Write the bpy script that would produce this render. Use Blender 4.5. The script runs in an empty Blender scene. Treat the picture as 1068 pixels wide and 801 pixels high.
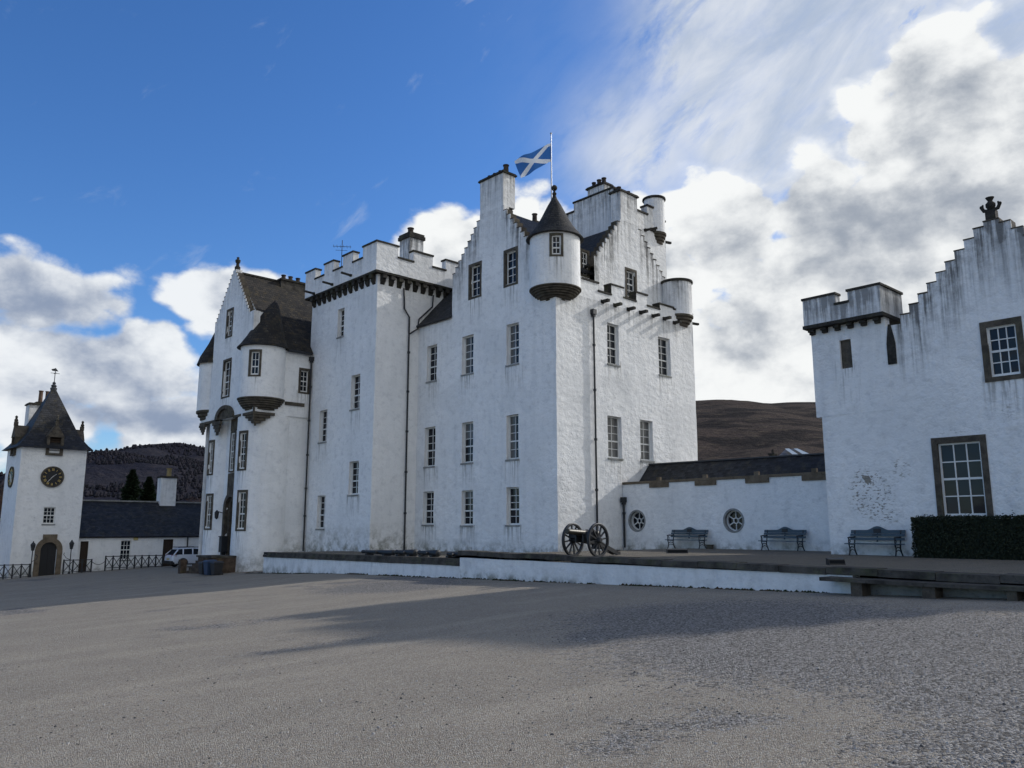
import bpy, bmesh, math, random
from math import sin, cos, tan, pi, radians, atan, atan2, sqrt, exp
from mathutils import Vector, Matrix, noise as mnoise
random.seed(7)
SC = bpy.context.scene
COL = SC.collection

# ------------------------------------------------------------------ camera, light, exposure
# World axes follow the castle: +X runs away to the right along the sunlit front, +Y away to the left.
F = 850.0; CX, CY, HY = 534.0, 400.5, 552.0       # photo pixels (1068 x 801)
PITCH = atan((HY - CY) / F); YAW = radians(42.7)
EYE = Vector((0, 0, 1.6))
fwd = Vector((sin(YAW), cos(YAW), 0)); rgt = Vector((cos(YAW), -sin(YAW), 0)); upv = Vector((0, 0, 1))
FWD = fwd * cos(PITCH) + upv * sin(PITCH); UPD = upv * cos(PITCH) - fwd * sin(PITCH)
cam = bpy.data.cameras.new('camera'); camo = bpy.data.objects.new('camera', cam); COL.objects.link(camo)
camo.location = EYE; camo.rotation_euler = (pi / 2 + PITCH, 0, -YAW)
cam.sensor_width = 36; cam.lens = 36 * F / 1068; cam.clip_start = 0.1; cam.clip_end = 20000
SC.camera = camo

SUN_EL = radians(28.8); SUN_OFF = radians(12)      # sun stands along +X, turned a little towards -Y
SUN_DIR = Vector((cos(SUN_EL) * cos(SUN_OFF), -cos(SUN_EL) * sin(SUN_OFF), sin(SUN_EL)))
sl = bpy.data.lights.new('sun', 'SUN'); sl.energy = 2.85; sl.angle = radians(1.1); sl.color = (1, .96, .91)
so = bpy.data.objects.new('sun', sl); COL.objects.link(so)
so.rotation_euler = SUN_DIR.to_track_quat('Z', 'Y').to_euler()
so.location = (30, -30, 40)
SKY_STRENGTH = 0.12
CLOUD = 1.0
SC.view_settings.view_transform = 'Standard'; SC.view_settings.look = 'None'
SC.view_settings.exposure = 0.11; SC.view_settings.gamma = 1; SC.view_settings.use_curve_mapping = False
SC.cycles.use_denoising = True
SC.cycles.max_bounces = 6; SC.cycles.diffuse_bounces = 3; SC.cycles.glossy_bounces = 3
SC.cycles.caustics_reflective = False; SC.cycles.caustics_refractive = False

# ------------------------------------------------------------------ measuring helpers (photo pixel -> place)
def ray(x, y): return FWD * F + rgt * (x - CX) + UPD * (CY - y)
def onX(c, x, y):
    d = ray(x, y); return EYE + d * ((c - EYE.x) / d.x)
def onY(c, x, y):
    d = ray(x, y); return EYE + d * ((c - EYE.y) / d.y)
def onZ(c, x, y):
    d = ray(x, y); return EYE + d * ((c - EYE.z) / d.z)
def zat(x, y, py):
    D = (Vector((x, y, 0)) - Vector((EYE.x, EYE.y, 0))).dot(fwd); k = (CY - py) / F
    return EYE.z + D * (sin(PITCH) + k * cos(PITCH)) / (cos(PITCH) - k * sin(PITCH))
def azel(x, y):
    d = ray(x, y).normalized(); return atan2(d.dot(rgt), d.dot(fwd)), math.asin(d.z)
def rectX(c, x0, x1, y0, y1):
    xc, yc = (x0 + x1) / 2, (y0 + y1) / 2
    return (onX(c, x1, yc).y, onX(c, x0, yc).y, onX(c, xc, y1).z, onX(c, xc, y0).z)
def rectY(c, x0, x1, y0, y1):
    xc, yc = (x0 + x1) / 2, (y0 + y1) / 2
    return (onY(c, x0, yc).x, onY(c, x1, yc).x, onY(c, xc, y1).z, onY(c, xc, y0).z)

def gz(x, y):
    fy = y if y < 50 else 50 + .5 * (min(y, 110) - 50)
    fy = max(fy, -15)
    fx = max(min(x, 24), -40)
    return -.2 - .0415 * fy + (.033 + .0008 * max(0, min(25, y - 9))) * fx

# ------------------------------------------------------------------ world: Nishita sky and clouds
W = bpy.data.worlds.new('World'); SC.world = W; W.use_nodes = True
NT = W.node_tree; NT.nodes.clear()
class NG:
    """small helper for writing node maths"""
    def __init__(s, nt): s.nt = nt
    def node(s, t, **kw):
        n = s.nt.nodes.new(t)
        for k, v in kw.items(): setattr(n, k, v)
        return n
    def put(s, sock, v):
        if isinstance(v, bpy.types.NodeSocket): s.nt.links.new(v, sock)
        elif v is not None: sock.default_value = v
    def m(s, op, a, b=None, c=None, clamp=False):
        n = s.node('ShaderNodeMath', operation=op, use_clamp=clamp)
        s.put(n.inputs[0], a); s.put(n.inputs[1], b); s.put(n.inputs[2], c); return n.outputs[0]
    def v(s, op, a, b=None, scale=None):
        n = s.node('ShaderNodeVectorMath', operation=op)
        s.put(n.inputs[0], a); s.put(n.inputs[1], b)
        if scale is not None: s.put(n.inputs['Scale'], scale)
        return n.outputs['Value'] if op in ('DOT_PRODUCT', 'LENGTH', 'DISTANCE') else n.outputs[0]
    def noise(s, vec, scale, detail=4, rough=.5, dist=0, dim='3D', out=0):
        n = s.node('ShaderNodeTexNoise', noise_dimensions=dim)
        s.put(n.inputs['Vector'], vec); s.put(n.inputs['Scale'], scale); s.put(n.inputs['Detail'], detail)
        s.put(n.inputs['Roughness'], rough); s.put(n.inputs['Distortion'], dist); return n.outputs[out]
    def vor(s, vec, scale, feature='F1', out=0, rnd=1.0):
        n = s.node('ShaderNodeTexVoronoi', feature=feature)
        s.put(n.inputs['Vector'], vec); s.put(n.inputs['Scale'], scale)
        if 'Randomness' in n.inputs: s.put(n.inputs['Randomness'], rnd)
        return n.outputs[out]
    def ss(s, x, a, b, lo=0., hi=1.):
        n = s.node('ShaderNodeMapRange', interpolation_type='SMOOTHSTEP')
        s.put(n.inputs[0], x); s.put(n.inputs[1], a); s.put(n.inputs[2], b); s.put(n.inputs[3], lo); s.put(n.inputs[4], hi); return n.outputs[0]
    def mix(s, f, a, b, mode='MIX'):
        n = s.node('ShaderNodeMix', data_type='RGBA', blend_type=mode)
        s.put(n.inputs[0], f)
        s.put(n.inputs[6], a if isinstance(a, bpy.types.NodeSocket) else (*a, 1)[:4])
        s.put(n.inputs[7], b if isinstance(b, bpy.types.NodeSocket) else (*b, 1)[:4]); return n.outputs[2]
    def xyz(s, v):
        n = s.node('ShaderNodeSeparateXYZ'); s.put(n.inputs[0], v); return n.outputs
    def cxyz(s, x, y, z):
        n = s.node('ShaderNodeCombineXYZ'); s.put(n.inputs[0], x); s.put(n.inputs[1], y); s.put(n.inputs[2], z); return n.outputs[0]

g = NG(NT)
sky = g.node('ShaderNodeTexSky', sky_type='NISHITA'); sky.sun_disc = False
sky.sun_elevation = SUN_EL; sky.sun_rotation = atan2(SUN_DIR.x, SUN_DIR.y)
sky.altitude = 100; sky.air_density = 1.0; sky.dust_density = .35; sky.ozone_density = 2.2
tc = g.node('ShaderNodeTexCoord'); D = tc.outputs['Generated']
dz = g.xyz(D)[2]
df = g.v('DOT_PRODUCT', D, tuple(fwd)); dr = g.v('DOT_PRODUCT', D, tuple(rgt))
az = g.m('ARCTAN2', dr, df); el = g.m('ARCSINE', dz)
def blob(b, sel_az, sel_el):
    px, py, sx, sy, amp = b
    a0, e0 = azel(px, py); sa, se = sx / 850, sy / 850
    p = g.m('MULTIPLY', g.m('SUBTRACT', sel_az, a0), 1 / sa); q = g.m('MULTIPLY', g.m('SUBTRACT', sel_el, e0), 1 / se)
    r2 = g.m('ADD', g.m('MULTIPLY', p, p), g.m('MULTIPLY', q, q))
    return g.m('MULTIPLY', g.m('EXPONENT', g.m('MULTIPLY', r2, -1)), amp)
# cloud banks: where the heaps stand (photo px), their half sizes and strength
BANKS = [(-60, 330, 120, 75, 1.0), (60, 400, 190, 75, 1.0), (170, 470, 200, 70, .9), (60, 330, 75, 60, .5),
         (20, 305, 115, 58, 1.05), (130, 400, 100, 70, 1.0), (250, 325, 66, 56, 1.1), (160, 440, 130, 42, 1.15), (690, 285, 60, 60, 1.05), (330, 400, 90, 90, .8),
         (480, 260, 70, 62, 1.1), (560, 270, 90, 85, 1.0), (420, 290, 75, 52, .75), (640, 260, 90, 75, .95),
         (760, 240, 90, 95, 1.0), (860, 220, 120, 100, 1.05), (980, 150, 110, 115, 1.15), (1100, 160, 160, 160, 1.2),
         (800, 370, 200, 110, 1.0), (1000, 360, 220, 160, 1.05), (930, 250, 170, 120, 1.15), (1060, 250, 150, 120, 1.2)]
tot = None
waz = g.m('ADD', az, g.m('MULTIPLY', g.m('SUBTRACT', g.noise(D, 7, 3), .5), .10))
wel = g.m('ADD', el, g.m('MULTIPLY', g.m('SUBTRACT', g.noise(g.v('ADD', D, (3.1, 1.7, 9.2)), 7, 3), .5), .08))
for b in BANKS:
    v = blob(b, waz, wel); tot = v if tot is None else g.m('MAXIMUM', tot, v)
# unseen cloud added behind the viewer and to the right, to lift shaded walls
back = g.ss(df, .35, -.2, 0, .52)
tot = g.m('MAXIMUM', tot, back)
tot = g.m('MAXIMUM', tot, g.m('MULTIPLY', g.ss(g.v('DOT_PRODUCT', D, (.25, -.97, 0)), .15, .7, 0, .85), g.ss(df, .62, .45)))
SV = g.cxyz(g.xyz(D)[0], g.xyz(D)[1], g.m('MULTIPLY', dz, 1.5))
def dens(vec):
    big = g.noise(vec, 5.5, 2, .5); fine = g.noise(vec, 12, 9, .58, .12)
    wv = g.v('ADD', vec, g.v('SCALE', g.noise(vec, 9, 3, .5, out=1), None, .06))
    bil = None
    for sc, am in ((9, .50), (23, .32)):
        t_ = g.m('MULTIPLY', g.m('SUBTRACT', .45, g.vor(wv, sc)), am); bil = t_ if bil is None else g.m('ADD', bil, t_)
    return g.m('ADD', g.m('MULTIPLY', g.m('SUBTRACT', big, .5), .7), g.m('MULTIPLY', g.m('SUBTRACT', fine, .5), .70)), bil
n0, bil0 = dens(SV)
sunoff = (rgt * .5 + upv * .9).normalized() * .035
n1, _ = dens(g.v('ADD', SV, tuple(sunoff)))
d0 = g.m('ADD', g.m('ADD', tot, n0), bil0)
alpha = g.ss(d0, .43, .63)
# shading of the heaps: lit rims where the cloud thins towards the sun, grey hearts
lit = g.m('MULTIPLY', g.m('SUBTRACT', n0, n1), 3.2)
heart = g.ss(g.m('ADD', tot, n0), .55, 1.35)
soft = g.noise(g.v('ADD', SV, (5, 2, 1)), 4.5, 5, .55)
bright = g.m('ADD', g.m('ADD', g.m('SUBTRACT', 1.0, g.m('MULTIPLY', heart, .66)), lit), g.m('MULTIPLY', bil0, 1.3))
bright = g.m('ADD', bright, g.m('MULTIPLY', g.m('SUBTRACT', soft, .5), .55))
def addblobs(val, L):
    for b_ in L: val = g.m('ADD', val, blob(b_, waz, wel))
    return val
bright = addblobs(bright, [(965, 95, 75, 50, -.38), (1050, 120, 60, 60, -.25), (770, 222, 90, 26, -.35), (730, 320, 60, 45, -.30), (930, 235, 80, 40, -.28), (850, 290, 90, 30, -.25),
    (1020, 300, 80, 50, -.25), (800, 150, 75, 28, .30), (885, 120, 45, 30, .30), (985, 25, 50, 22, .40), (720, 175, 55, 24, .25), (665, 205, 40, 22, .2), (940, 175, 90, 18, .25), (790, 385, 70, 28, .25),
    (500, 215, 45, 40, .3), (560, 230, 50, 45, .3), (60, 345, 90, 26, -.25), (150, 425, 80, 40, -.35), (60, 390, 70, 30, -.1), (110, 455, 60, 16, .3), (30, 270, 60, 14, .1)])
bright = g.m('SUBTRACT', bright, g.ss(az, azel(330, 300)[0], azel(0, 300)[0], 0, .30))
bright = g.m('ADD', bright, g.m('MULTIPLY', g.m('SUBTRACT', g.noise(SV, 34, 7, .62), .5), .55))
bright = g.ss(bright, -.50, .98)
ccol = g.mix(g.ss(az, azel(330, 300)[0], azel(200, 300)[0]), g.mix(bright, (.305, .345, .41), (.86, .875, .875)), g.mix(bright, (.25, .31, .43), (.80, .83, .86)))
# high thin veil on the right, streaky
VEIL = [(735, 60, 85, 130, 1.3), (850, 60, 150, 150, 2.2), (670, 160, 85, 80, 1.0), (1000, 40, 220, 160, 2.2)]
vt = None
for b in VEIL:
    v = blob(b, waz, wel); vt = v if vt is None else g.m('MAXIMUM', vt, v)
rot = g.node('ShaderNodeVectorRotate', rotation_type='AXIS_ANGLE'); g.put(rot.inputs['Vector'], D); rot.inputs['Axis'].default_value = tuple(fwd); rot.inputs['Angle'].default_value = radians(38)
sv = g.v('MULTIPLY', rot.outputs[0], (1, 1, 2.6))
vn = g.noise(sv, 9, 8, .6, .3)
veil = g.m('MULTIPLY', vt, g.ss(vn, .22, .55), clamp=True)
wisps = g.m('MULTIPLY', g.ss(g.noise(sv, 12, 7, .6, .5), .60, .85), .35)
veil = g.m('MAXIMUM', veil, g.m('MULTIPLY', wisps, g.ss(el, .1, .3)))
# blue of the sky: Nishita, a little deeper
skyc = g.node('ShaderNodeHueSaturation'); g.put(skyc.inputs['Color'], sky.outputs[0]); skyc.inputs['Saturation'].default_value = 1.20
bgs = g.node('ShaderNodeBackground'); g.put(bgs.inputs[0], g.mix(1.0, skyc.outputs[0], (.74, .92, 1.20), 'MULTIPLY')); bgs.inputs[1].default_value = SKY_STRENGTH
cc = g.mix(alpha, g.mix(g.ss(g.noise(sv, 6, 7, .6, .4), .3, .72), (.44, .51, .62), (.72, .75, .79)), ccol)
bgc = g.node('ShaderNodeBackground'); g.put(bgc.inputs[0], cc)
g.put(bgc.inputs[1], g.m('MULTIPLY', g.m('MULTIPLY', g.ss(df, .1, -.4, 1.0, .85), g.ss(g.v('DOT_PRODUCT', D, (.25, -.97, 0)), .2, .8, 1.0, 1.3)), CLOUD))  # brighter on the unseen right, to lift the walls facing it
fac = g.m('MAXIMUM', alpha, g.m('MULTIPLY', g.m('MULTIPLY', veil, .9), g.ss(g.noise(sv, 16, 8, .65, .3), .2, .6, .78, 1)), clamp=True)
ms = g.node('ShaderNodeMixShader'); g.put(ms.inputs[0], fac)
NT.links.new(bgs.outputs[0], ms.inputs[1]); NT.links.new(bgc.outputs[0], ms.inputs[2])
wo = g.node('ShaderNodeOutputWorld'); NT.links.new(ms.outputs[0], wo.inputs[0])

# ------------------------------------------------------------------ materials
def newmat(name, rough=.8, spec=.3):
    m = bpy.data.materials.new(name); m.use_nodes = True
    b = m.node_tree.nodes['Principled BSDF']; b.inputs['Roughness'].default_value = rough
    b.inputs['Specular IOR Level'].default_value = spec
    return m, NG(m.node_tree), b
def bump(g, b, h, strength=.5, dist=.02):
    n = g.node('ShaderNodeBump'); n.inputs['Strength'].default_value = strength; n.inputs['Distance'].default_value = dist
    g.put(n.inputs['Height'], h); g.nt.links.new(n.outputs[0], b.inputs['Normal'])
def pos(g):
    return g.node('ShaderNodeNewGeometry').outputs['Position']
def simple(name, c, rough=.7, spec=.3, var=.25, scale=6, metal=0, bs=0, bscale=40):
    m, g, b = newmat(name, rough, spec); p = g.node('ShaderNodeTexCoord').outputs['Object']
    n = g.noise(p, scale, 5, .6)
    col = g.mix(n, tuple(x * (1 - var) for x in c), tuple(min(1, x * (1 + var)) for x in c))
    g.put(b.inputs['Base Color'], col); b.inputs['Metallic'].default_value = metal
    if bs: bump(g, b, g.noise(p, bscale, 4, .6), bs, .01)
    return m

def wall_material():
    m, g, b = newmat('limewashed_harling', .9, .15)
    p = pos(g)
    at = g.node('ShaderNodeVertexColor'); at.layer_name = 'wear'
    sp = g.node('ShaderNodeSeparateColor'); g.put(sp.inputs[0], at.outputs[0])
    topd, base, stain = sp.outputs; chip = at.outputs['Alpha']
    n1 = g.noise(p, .35, 4, .6); n2 = g.noise(p, 2.2, 6, .65); n3 = g.noise(p, 11, 4, .6)
    sv = g.v('MULTIPLY', p, (4.2, 4.2, .22)); st = g.noise(sv, 1, 5, .62)
    sv2 = g.v('MULTIPLY', p, (1.7, 1.7, .12)); st2 = g.noise(sv2, 1, 3, .55)
    col = g.mix(g.ss(n1, .3, .7), (.80, .805, .795), (.88, .88, .865))
    col = g.mix(g.m('MULTIPLY', g.ss(n2, .48, .76), .50), col, (.50, .51, .52))
    n5 = g.noise(g.v('MULTIPLY', p, (1, 1, 1.6)), 6.5, 6, .72); col = g.mix(g.m('MULTIPLY', g.ss(n5, .54, .72), .38), col, (.44, .45, .45))
    col = g.mix(g.m('MULTIPLY', g.ss(st2, .48, .75), .22), col, (.56, .57, .57))
    blot = g.m('MULTIPLY', g.ss(n3, .60, .76), g.ss(n1, .42, .7))
    col = g.mix(g.m('MULTIPLY', blot, .48), col, (.34, .335, .31))
    # grime running down from the wall heads
    fine_ = g.noise(g.v('MULTIPLY', p, (13, 13, .5)), 1, 4, .6)
    k = g.m('MULTIPLY', g.m('POWER', topd, 1.25), g.ss(g.m('ADD', g.m('MULTIPLY', st, .65), g.m('MULTIPLY', fine_, .35)), .40, .66))
    k = g.m('ADD', k, g.m('MULTIPLY', g.m('MULTIPLY', g.m('MULTIPLY', topd, topd), .26), g.ss(n2, .3, .7)), clamp=True)
    k = g.m('MULTIPLY', k, g.ss(n2, .2, .55, .55, 1))
    col = g.mix(g.m('MINIMUM', k, .85), col, (.085, .083, .078))
    # sill runs
    ks = g.m('MULTIPLY', stain, g.ss(g.noise(g.v('MULTIPLY', p, (9, 9, .5)), 1, 4, .6), .45, .62))
    col = g.mix(g.m('MULTIPLY', ks, .7), col, (.20, .19, .165))
    # damp and moss at the wall foot
    kb = g.m('MULTIPLY', base, g.ss(g.noise(p, 1.6, 6, .68), .40, .66))
    col = g.mix(g.m('MINIMUM', kb, .8), col, (.15, .15, .11))
    vt_ = g.vor(g.v('MULTIPLY', g.v('ADD', p, g.v('SCALE', g.noise(p, 1.1, 4, .6, out=1), None, .9)), (.45, .45, .6)), 1, out=1)
    vs_ = g.node('ShaderNodeSeparateColor'); g.put(vs_.inputs[0], vt_)
    col = g.mix(g.m('MULTIPLY', g.ss(vs_.outputs[0], .70, .80), .22), col, (.64, .65, .65))
    # paint flaked off the stones
    cv = g.v('MULTIPLY', p, (1, 1, 2.4))
    kc = g.m('MULTIPLY', g.ss(g.noise(cv, 6.5, 5, .66), .535, .60), g.ss(chip, .15, .6))
    kc = g.m('MAXIMUM', kc, g.ss(g.m('ADD', chip, g.m('MULTIPLY', g.noise(p, 7, 4), .7)), 1.34, 1.44))
    col = g.mix(g.m('MULTIPLY', kc, .85), col, g.mix(g.ss(n3, .4, .6), (.11, .095, .07), (.25, .22, .17)))
    g.put(b.inputs['Base Color'], col)
    vo = g.vor(g.v('MULTIPLY', g.v('ADD', p, g.v('SCALE', g.noise(p, 3, 2, .5, out=1), None, .25)), (2.3, 2.3, 3.6)), 1, 'F1')
    h = g.m('ADD', g.m('MULTIPLY', vo, -.55), g.m('ADD', g.m('MULTIPLY', g.noise(p, 5.5, 5, .6), .75), g.m('MULTIPLY', n3, .28)))
    h = g.m('SUBTRACT', h, g.m('MULTIPLY', kc, .25))
    h = g.m('MULTIPLY', h, g.ss(n1, .3, .7, .55, 1.25))
    bump(g, b, h, .55, .07)
    return m
def stone_material(name, c1, c2, scale=3, moss=.0):
    m, g, b = newmat(name, .9, .15); p = pos(g)
    n = g.noise(p, scale, 7, .65); n2 = g.noise(p, scale * 7, 4, .6)
    col = g.mix(g.ss(n, .3, .7), c1, c2)
    col = g.mix(g.m('MULTIPLY', g.ss(n2, .52, .75), .5), col, tuple(x * .45 for x in c1))
    if moss: col = g.mix(g.m('MULTIPLY', g.ss(g.noise(p, 1.3, 6, .7), .5, .66), moss), col, (.13, .14, .06))
    g.put(b.inputs['Base Color'], col)
    bump(g, b, g.m('ADD', n2, g.m('MULTIPLY', n, .7)), .5, .03); return m
def slate_material(name, c1, c2, lichen=(.16, .13, .06), kl=.5, size=.26, rough=.62):
    m, g, b = newmat(name, rough, .35)
    uv = g.node('ShaderNodeUVMap').outputs[0]; p = pos(g)
    br = g.node('ShaderNodeTexBrick'); br.offset = .5
    wob = g.v('SCALE', g.v('SUBTRACT', g.noise(p, 2.5, 3, .6, out=1), (.5, .5, .5)), None, .07)
    g.put(br.inputs['Vector'], g.v('ADD', uv, wob))
    br.inputs['Color1'].default_value = (0, 0, 0, 1); br.inputs['Color2'].default_value = (1, 1, 1, 1); br.inputs['Mortar'].default_value = (.5, .5, .5, 1)
    br.inputs['Scale'].default_value = 1; br.inputs['Mortar Size'].default_value = .016; br.inputs['Mortar Smooth'].default_value = .3
    br.inputs['Brick Width'].default_value = size; br.inputs['Row Height'].default_value = size * .72
    t = g.node('ShaderNodeSeparateColor'); g.put(t.inputs[0], br.outputs[0])
    col = g.mix(t.outputs[0], c1, c2)
    col = g.mix(g.m('MULTIPLY', g.ss(g.noise(p, 1.1, 6, .65), .35, .7), .55), col, tuple(x * .45 for x in c1))
    lk = g.m('MULTIPLY', g.ss(g.noise(p, 2.0, 8, .72), .50, .66), kl)
    col = g.mix(lk, col, lichen)
    col = g.mix(g.m('MULTIPLY', g.ss(g.noise(p, 9, 5, .7), .62, .7), kl), col, (.30, .29, .25))
    col = g.mix(g.m('MULTIPLY', br.outputs['Fac'], .8), col, (.008, .008, .009))
    g.put(b.inputs['Base Color'], col)
    sx = g.xyz(uv)[1]
    saw = g.m('FRACT', g.m('MULTIPLY', sx, 1 / (size * .72)))
    h = g.m('ADD', g.m('MULTIPLY', br.outputs['Fac'], -.8), g.m('ADD', g.m('MULTIPLY', t.outputs[0], .5), g.m('MULTIPLY', saw, -.7)))
    bump(g, b, g.m('ADD', h, g.m('MULTIPLY', g.noise(p, 14, 4), .6)), .6, .03)
    return m
def gravel_material(name, base, dark, light, loose=.55, spots=()):
    m, g, b = newmat(name, .95, .12); p = pos(g)
    big = g.noise(p, .16, 4, .55); mid = g.noise(p, .9, 5, .6)
    tr = g.noise(g.v('MULTIPLY', p, (.10, .75, 1)), 1.1, 4, .6)
    tr2 = g.noise(g.v('MULTIPLY', p, (.55, .09, 1)), 1.3, 5, .6)
    def cells(sc):
        c_ = g.vor(p, sc, out=1); d_ = g.vor(p, sc); q = g.node('ShaderNodeSeparateColor'); g.put(q.inputs[0], c_); return q.outputs, d_
    (a0, a1, a2), da = cells(34); (b0, b1, b2), db = cells(75)
    f3 = g.noise(p, 17, 6, .75); f4 = g.noise(p, 5, 5, .7)
    col = g.mix(g.ss(mid, .3, .7), base, tuple(x * .84 for x in base))
    col = g.mix(g.m('MULTIPLY', g.ss(tr, .47, .72), .55), col, tuple(min(1, x * 1.32) for x in base))
    col = g.mix(g.m('MULTIPLY', g.ss(tr2, .54, .74), .30), col, tuple(x * .72 for x in base))
    # fine chippings bedded everywhere
    col = g.mix(g.m('MULTIPLY', g.ss(b0, .58, .8), .75), col, light)
    col = g.mix(g.m('MULTIPLY', g.ss(b1, .62, .85), .75), col, dark)
    # loose heaps of coarser stones
    lo = g.ss(g.m('ADD', big, g.m('MULTIPLY', mid, .25)), .68, .86)
    for sx, sy, sr, k in spots:
        r = g.m('DIVIDE', g.v('DISTANCE', p, (sx, sy, 0)), sr); lo = g.m('MAXIMUM', lo, g.m('MULTIPLY', g.ss(g.m('ADD', r, g.m('MULTIPLY', g.m('SUBTRACT', f4, .5), 1.3)), 1.25, .5), k))
    lo = g.m('MULTIPLY', lo, loose)
    grey = tuple(sum(light) / 3 * k for k in (1.05, 1, .93))
    peb = g.mix(g.ss(a0, .1, .95), dark, tuple(min(1, x * 1.3) for x in grey))
    kk = g.ss(g.m('ADD', lo, g.m('MULTIPLY', a1, .5)), .42, .62)
    col = g.mix(kk, col, peb)
    gap = g.m('MULTIPLY', g.ss(da, .011, .019), kk)
    col = g.mix(g.m('MULTIPLY', gap, .5), col, tuple(x * .4 for x in dark))
    # scattered pale stones and dark bits
    col = g.mix(g.m('MULTIPLY', g.ss(g.noise(p, 30, 3, .6), .69, .74), .8), col, (.46, .45, .43))
    col = g.mix(g.m('MULTIPLY', g.ss(g.noise(g.v('ADD', p, (7, 3, 1)), 12, 4, .65), .68, .74), .65), col, tuple(x * .55 for x in dark))
    col = g.mix(g.m('MULTIPLY', g.ss(f3, .56, .74), .4), col, tuple(x * .5 for x in base))
    g.put(b.inputs['Base Color'], col)
    h = g.m('ADD', g.m('MULTIPLY', g.m('ADD', .3, kk), g.m('MULTIPLY', da, -22)), g.m('ADD', g.m('MULTIPLY', db, -14), g.m('ADD', g.m('MULTIPLY', f3, .55), g.m('MULTIPLY', f4, .9))))
    bump(g, b, h, .6, .03); return m
def hill_material(name, c1, c2, c3):
    m, g, b = newmat(name, 1, .05); p = pos(g)
    n = g.noise(p, .0065, 7, .60); n2 = g.noise(p, .045, 6, .70); n3 = g.noise(g.v('MULTIPLY', p, (1, 1, .25)), .12, 3, .6)
    col = g.mix(g.ss(n, .44, .56), c1, c2)
    col = g.mix(g.m('MULTIPLY', g.ss(n2, .48, .70), g.ss(n, .40, .55, .35, 1)), col, c3)
    col = g.mix(g.m('MULTIPLY', g.ss(n3, .48, .70), .5), col, tuple(x * .45 for x in c1))
    g.put(b.inputs['Base Color'], col); bump(g, b, g.m('ADD', g.m('MULTIPLY', n2, 2), n3), .8, 6); return m
def flag_material():
    m, g, b = newmat('flag_cloth', .8, .1)
    uv = g.xyz(g.node('ShaderNodeUVMap').outputs[0])
    a = g.m('ABSOLUTE', g.m('SUBTRACT', uv[0], uv[1])); c = g.m('ABSOLUTE', g.m('SUBTRACT', g.m('ADD', uv[0], uv[1]), 1))
    w = g.m('LESS_THAN', g.m('MINIMUM', a, c), .125)
    g.put(b.inputs['Base Color'], g.mix(w, (.05, .17, .46), (.80, .82, .85)))
    b.inputs['Transmission Weight'].default_value = 0
    return m
def pane_material(name, c):
    m, g, b = newmat(name, .06, .22)
    p = pos(g); g.put(b.inputs['Base Color'], g.mix(g.noise(p, 1.3, 3), tuple(x * .5 for x in c), tuple(x * 1.5 for x in c)))
    bump(g, b, g.noise(p, 2.2, 2), .12, .02); return m
M = {}
M['wall'] = wall_material()
M['stone'] = stone_material('weathered_sandstone', (.055, .048, .040), (.125, .108, .085), 3, .15)
M['dark_stone'] = stone_material('blackened_stone', (.020, .019, .018), (.062, .057, .050), 3, .2)
M['tan_stone'] = stone_material('tan_sandstone', (.11, .088, .062), (.20, .16, .115), 2.5)
M['brown_stone'] = stone_material('brown_rubble', (.045, .034, .027), (.12, .088, .066), 3.5, .25)
M['coping'] = stone_material('mossy_coping_stone', (.034, .031, .028), (.105, .095, .082), 2, .3)
M['slate'] = slate_material('dark_slate', (.006, .007, .008), (.036, .038, .044), kl=.22)
M['old_slate'] = slate_material('mossy_stone_slate', (.013, .012, .010), (.046, .038, .028), (.095, .068, .026), .5, .32, .85)
M['turret_slate'] = slate_material('turret_slate', (.012, .012, .012), (.048, .045, .040), (.08, .074, .05), .45, .24, .8)
M['white_paint'] = simple('white_sash_paint', (.74, .74, .71), .5, .4, .08)
M['pane'] = pane_material('window_glass', (.014, .017, .022))
M['pane_blind'] = pane_material('glass_over_pale_blind', (.12, .12, .115))
M['iron'] = simple('black_cast_iron', (.022, .024, .027), .55, .4, .3, 9)
M['door'] = simple('dark_oak', (.035, .022, .014), .6, .3, .4, 12)
M['blackdoor'] = simple('black_door_paint', (.010, .011, .014), .5, .4, .3)
M['pot'] = stone_material('clay_chimney_pot', (.075, .05, .038), (.18, .12, .085), 4)
M['buff_pot'] = stone_material('buff_chimney_pot', (.22, .17, .08), (.33, .26, .13), 4)
M['lead'] = simple('dark_lead', (.05, .052, .056), .55, .4, .3)
M['gravel'] = gravel_material('forecourt_gravel', (.402, .345, .268), (.185, .170, .150), (.58, .545, .47), 1.0, ((12.5, 5.5, 4.2, .95), (7.5, .6, 2.6, 1.0), (14.5, 9.5, 3.5, .6), (17.5, 25.5, 3, .7), (9.5, 2.5, 2.0, .7)))
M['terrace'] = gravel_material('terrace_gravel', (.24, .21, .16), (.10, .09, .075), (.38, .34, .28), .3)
M['bench'] = simple('blue_green_bench_paint', (.045, .075, .095), .5, .4, .25, 14)
M['hill'] = hill_material('hazed_heather_hill', (.020, .020, .029), (.030, .029, .036), (.044, .039, .042))  # blue-purple tint puts distance haze into the hill colour
M['hillr'] = hill_material('brown_moor', (.016, .013, .013), (.062, .046, .038), (.084, .066, .046))
M['flag'] = flag_material()
M['gold'] = simple('gilt', (.62, .44, .14), .4, .5, .15)
M['dial'] = simple('black_clock_dial', (.012, .012, .014), .5, .4, .2)
M['dial_green'] = simple('green_clock_dial', (.05, .085, .06), .5, .4, .2)
M['car'] = simple('silver_car_paint', (.62, .65, .70), .25, .6, .03)
M['car_dark'] = simple('black_car_plastic', (.012, .012, .013), .5, .4, .2)
M['car_glass'] = pane_material('car_glass', (.012, .014, .017))
M['tail'] = simple('red_tail_lamp', (.22, .012, .012), .25, .5, .2)
M['rim'] = simple('alloy', (.35, .36, .38), .35, .5, .1, metal=.7)
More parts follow.
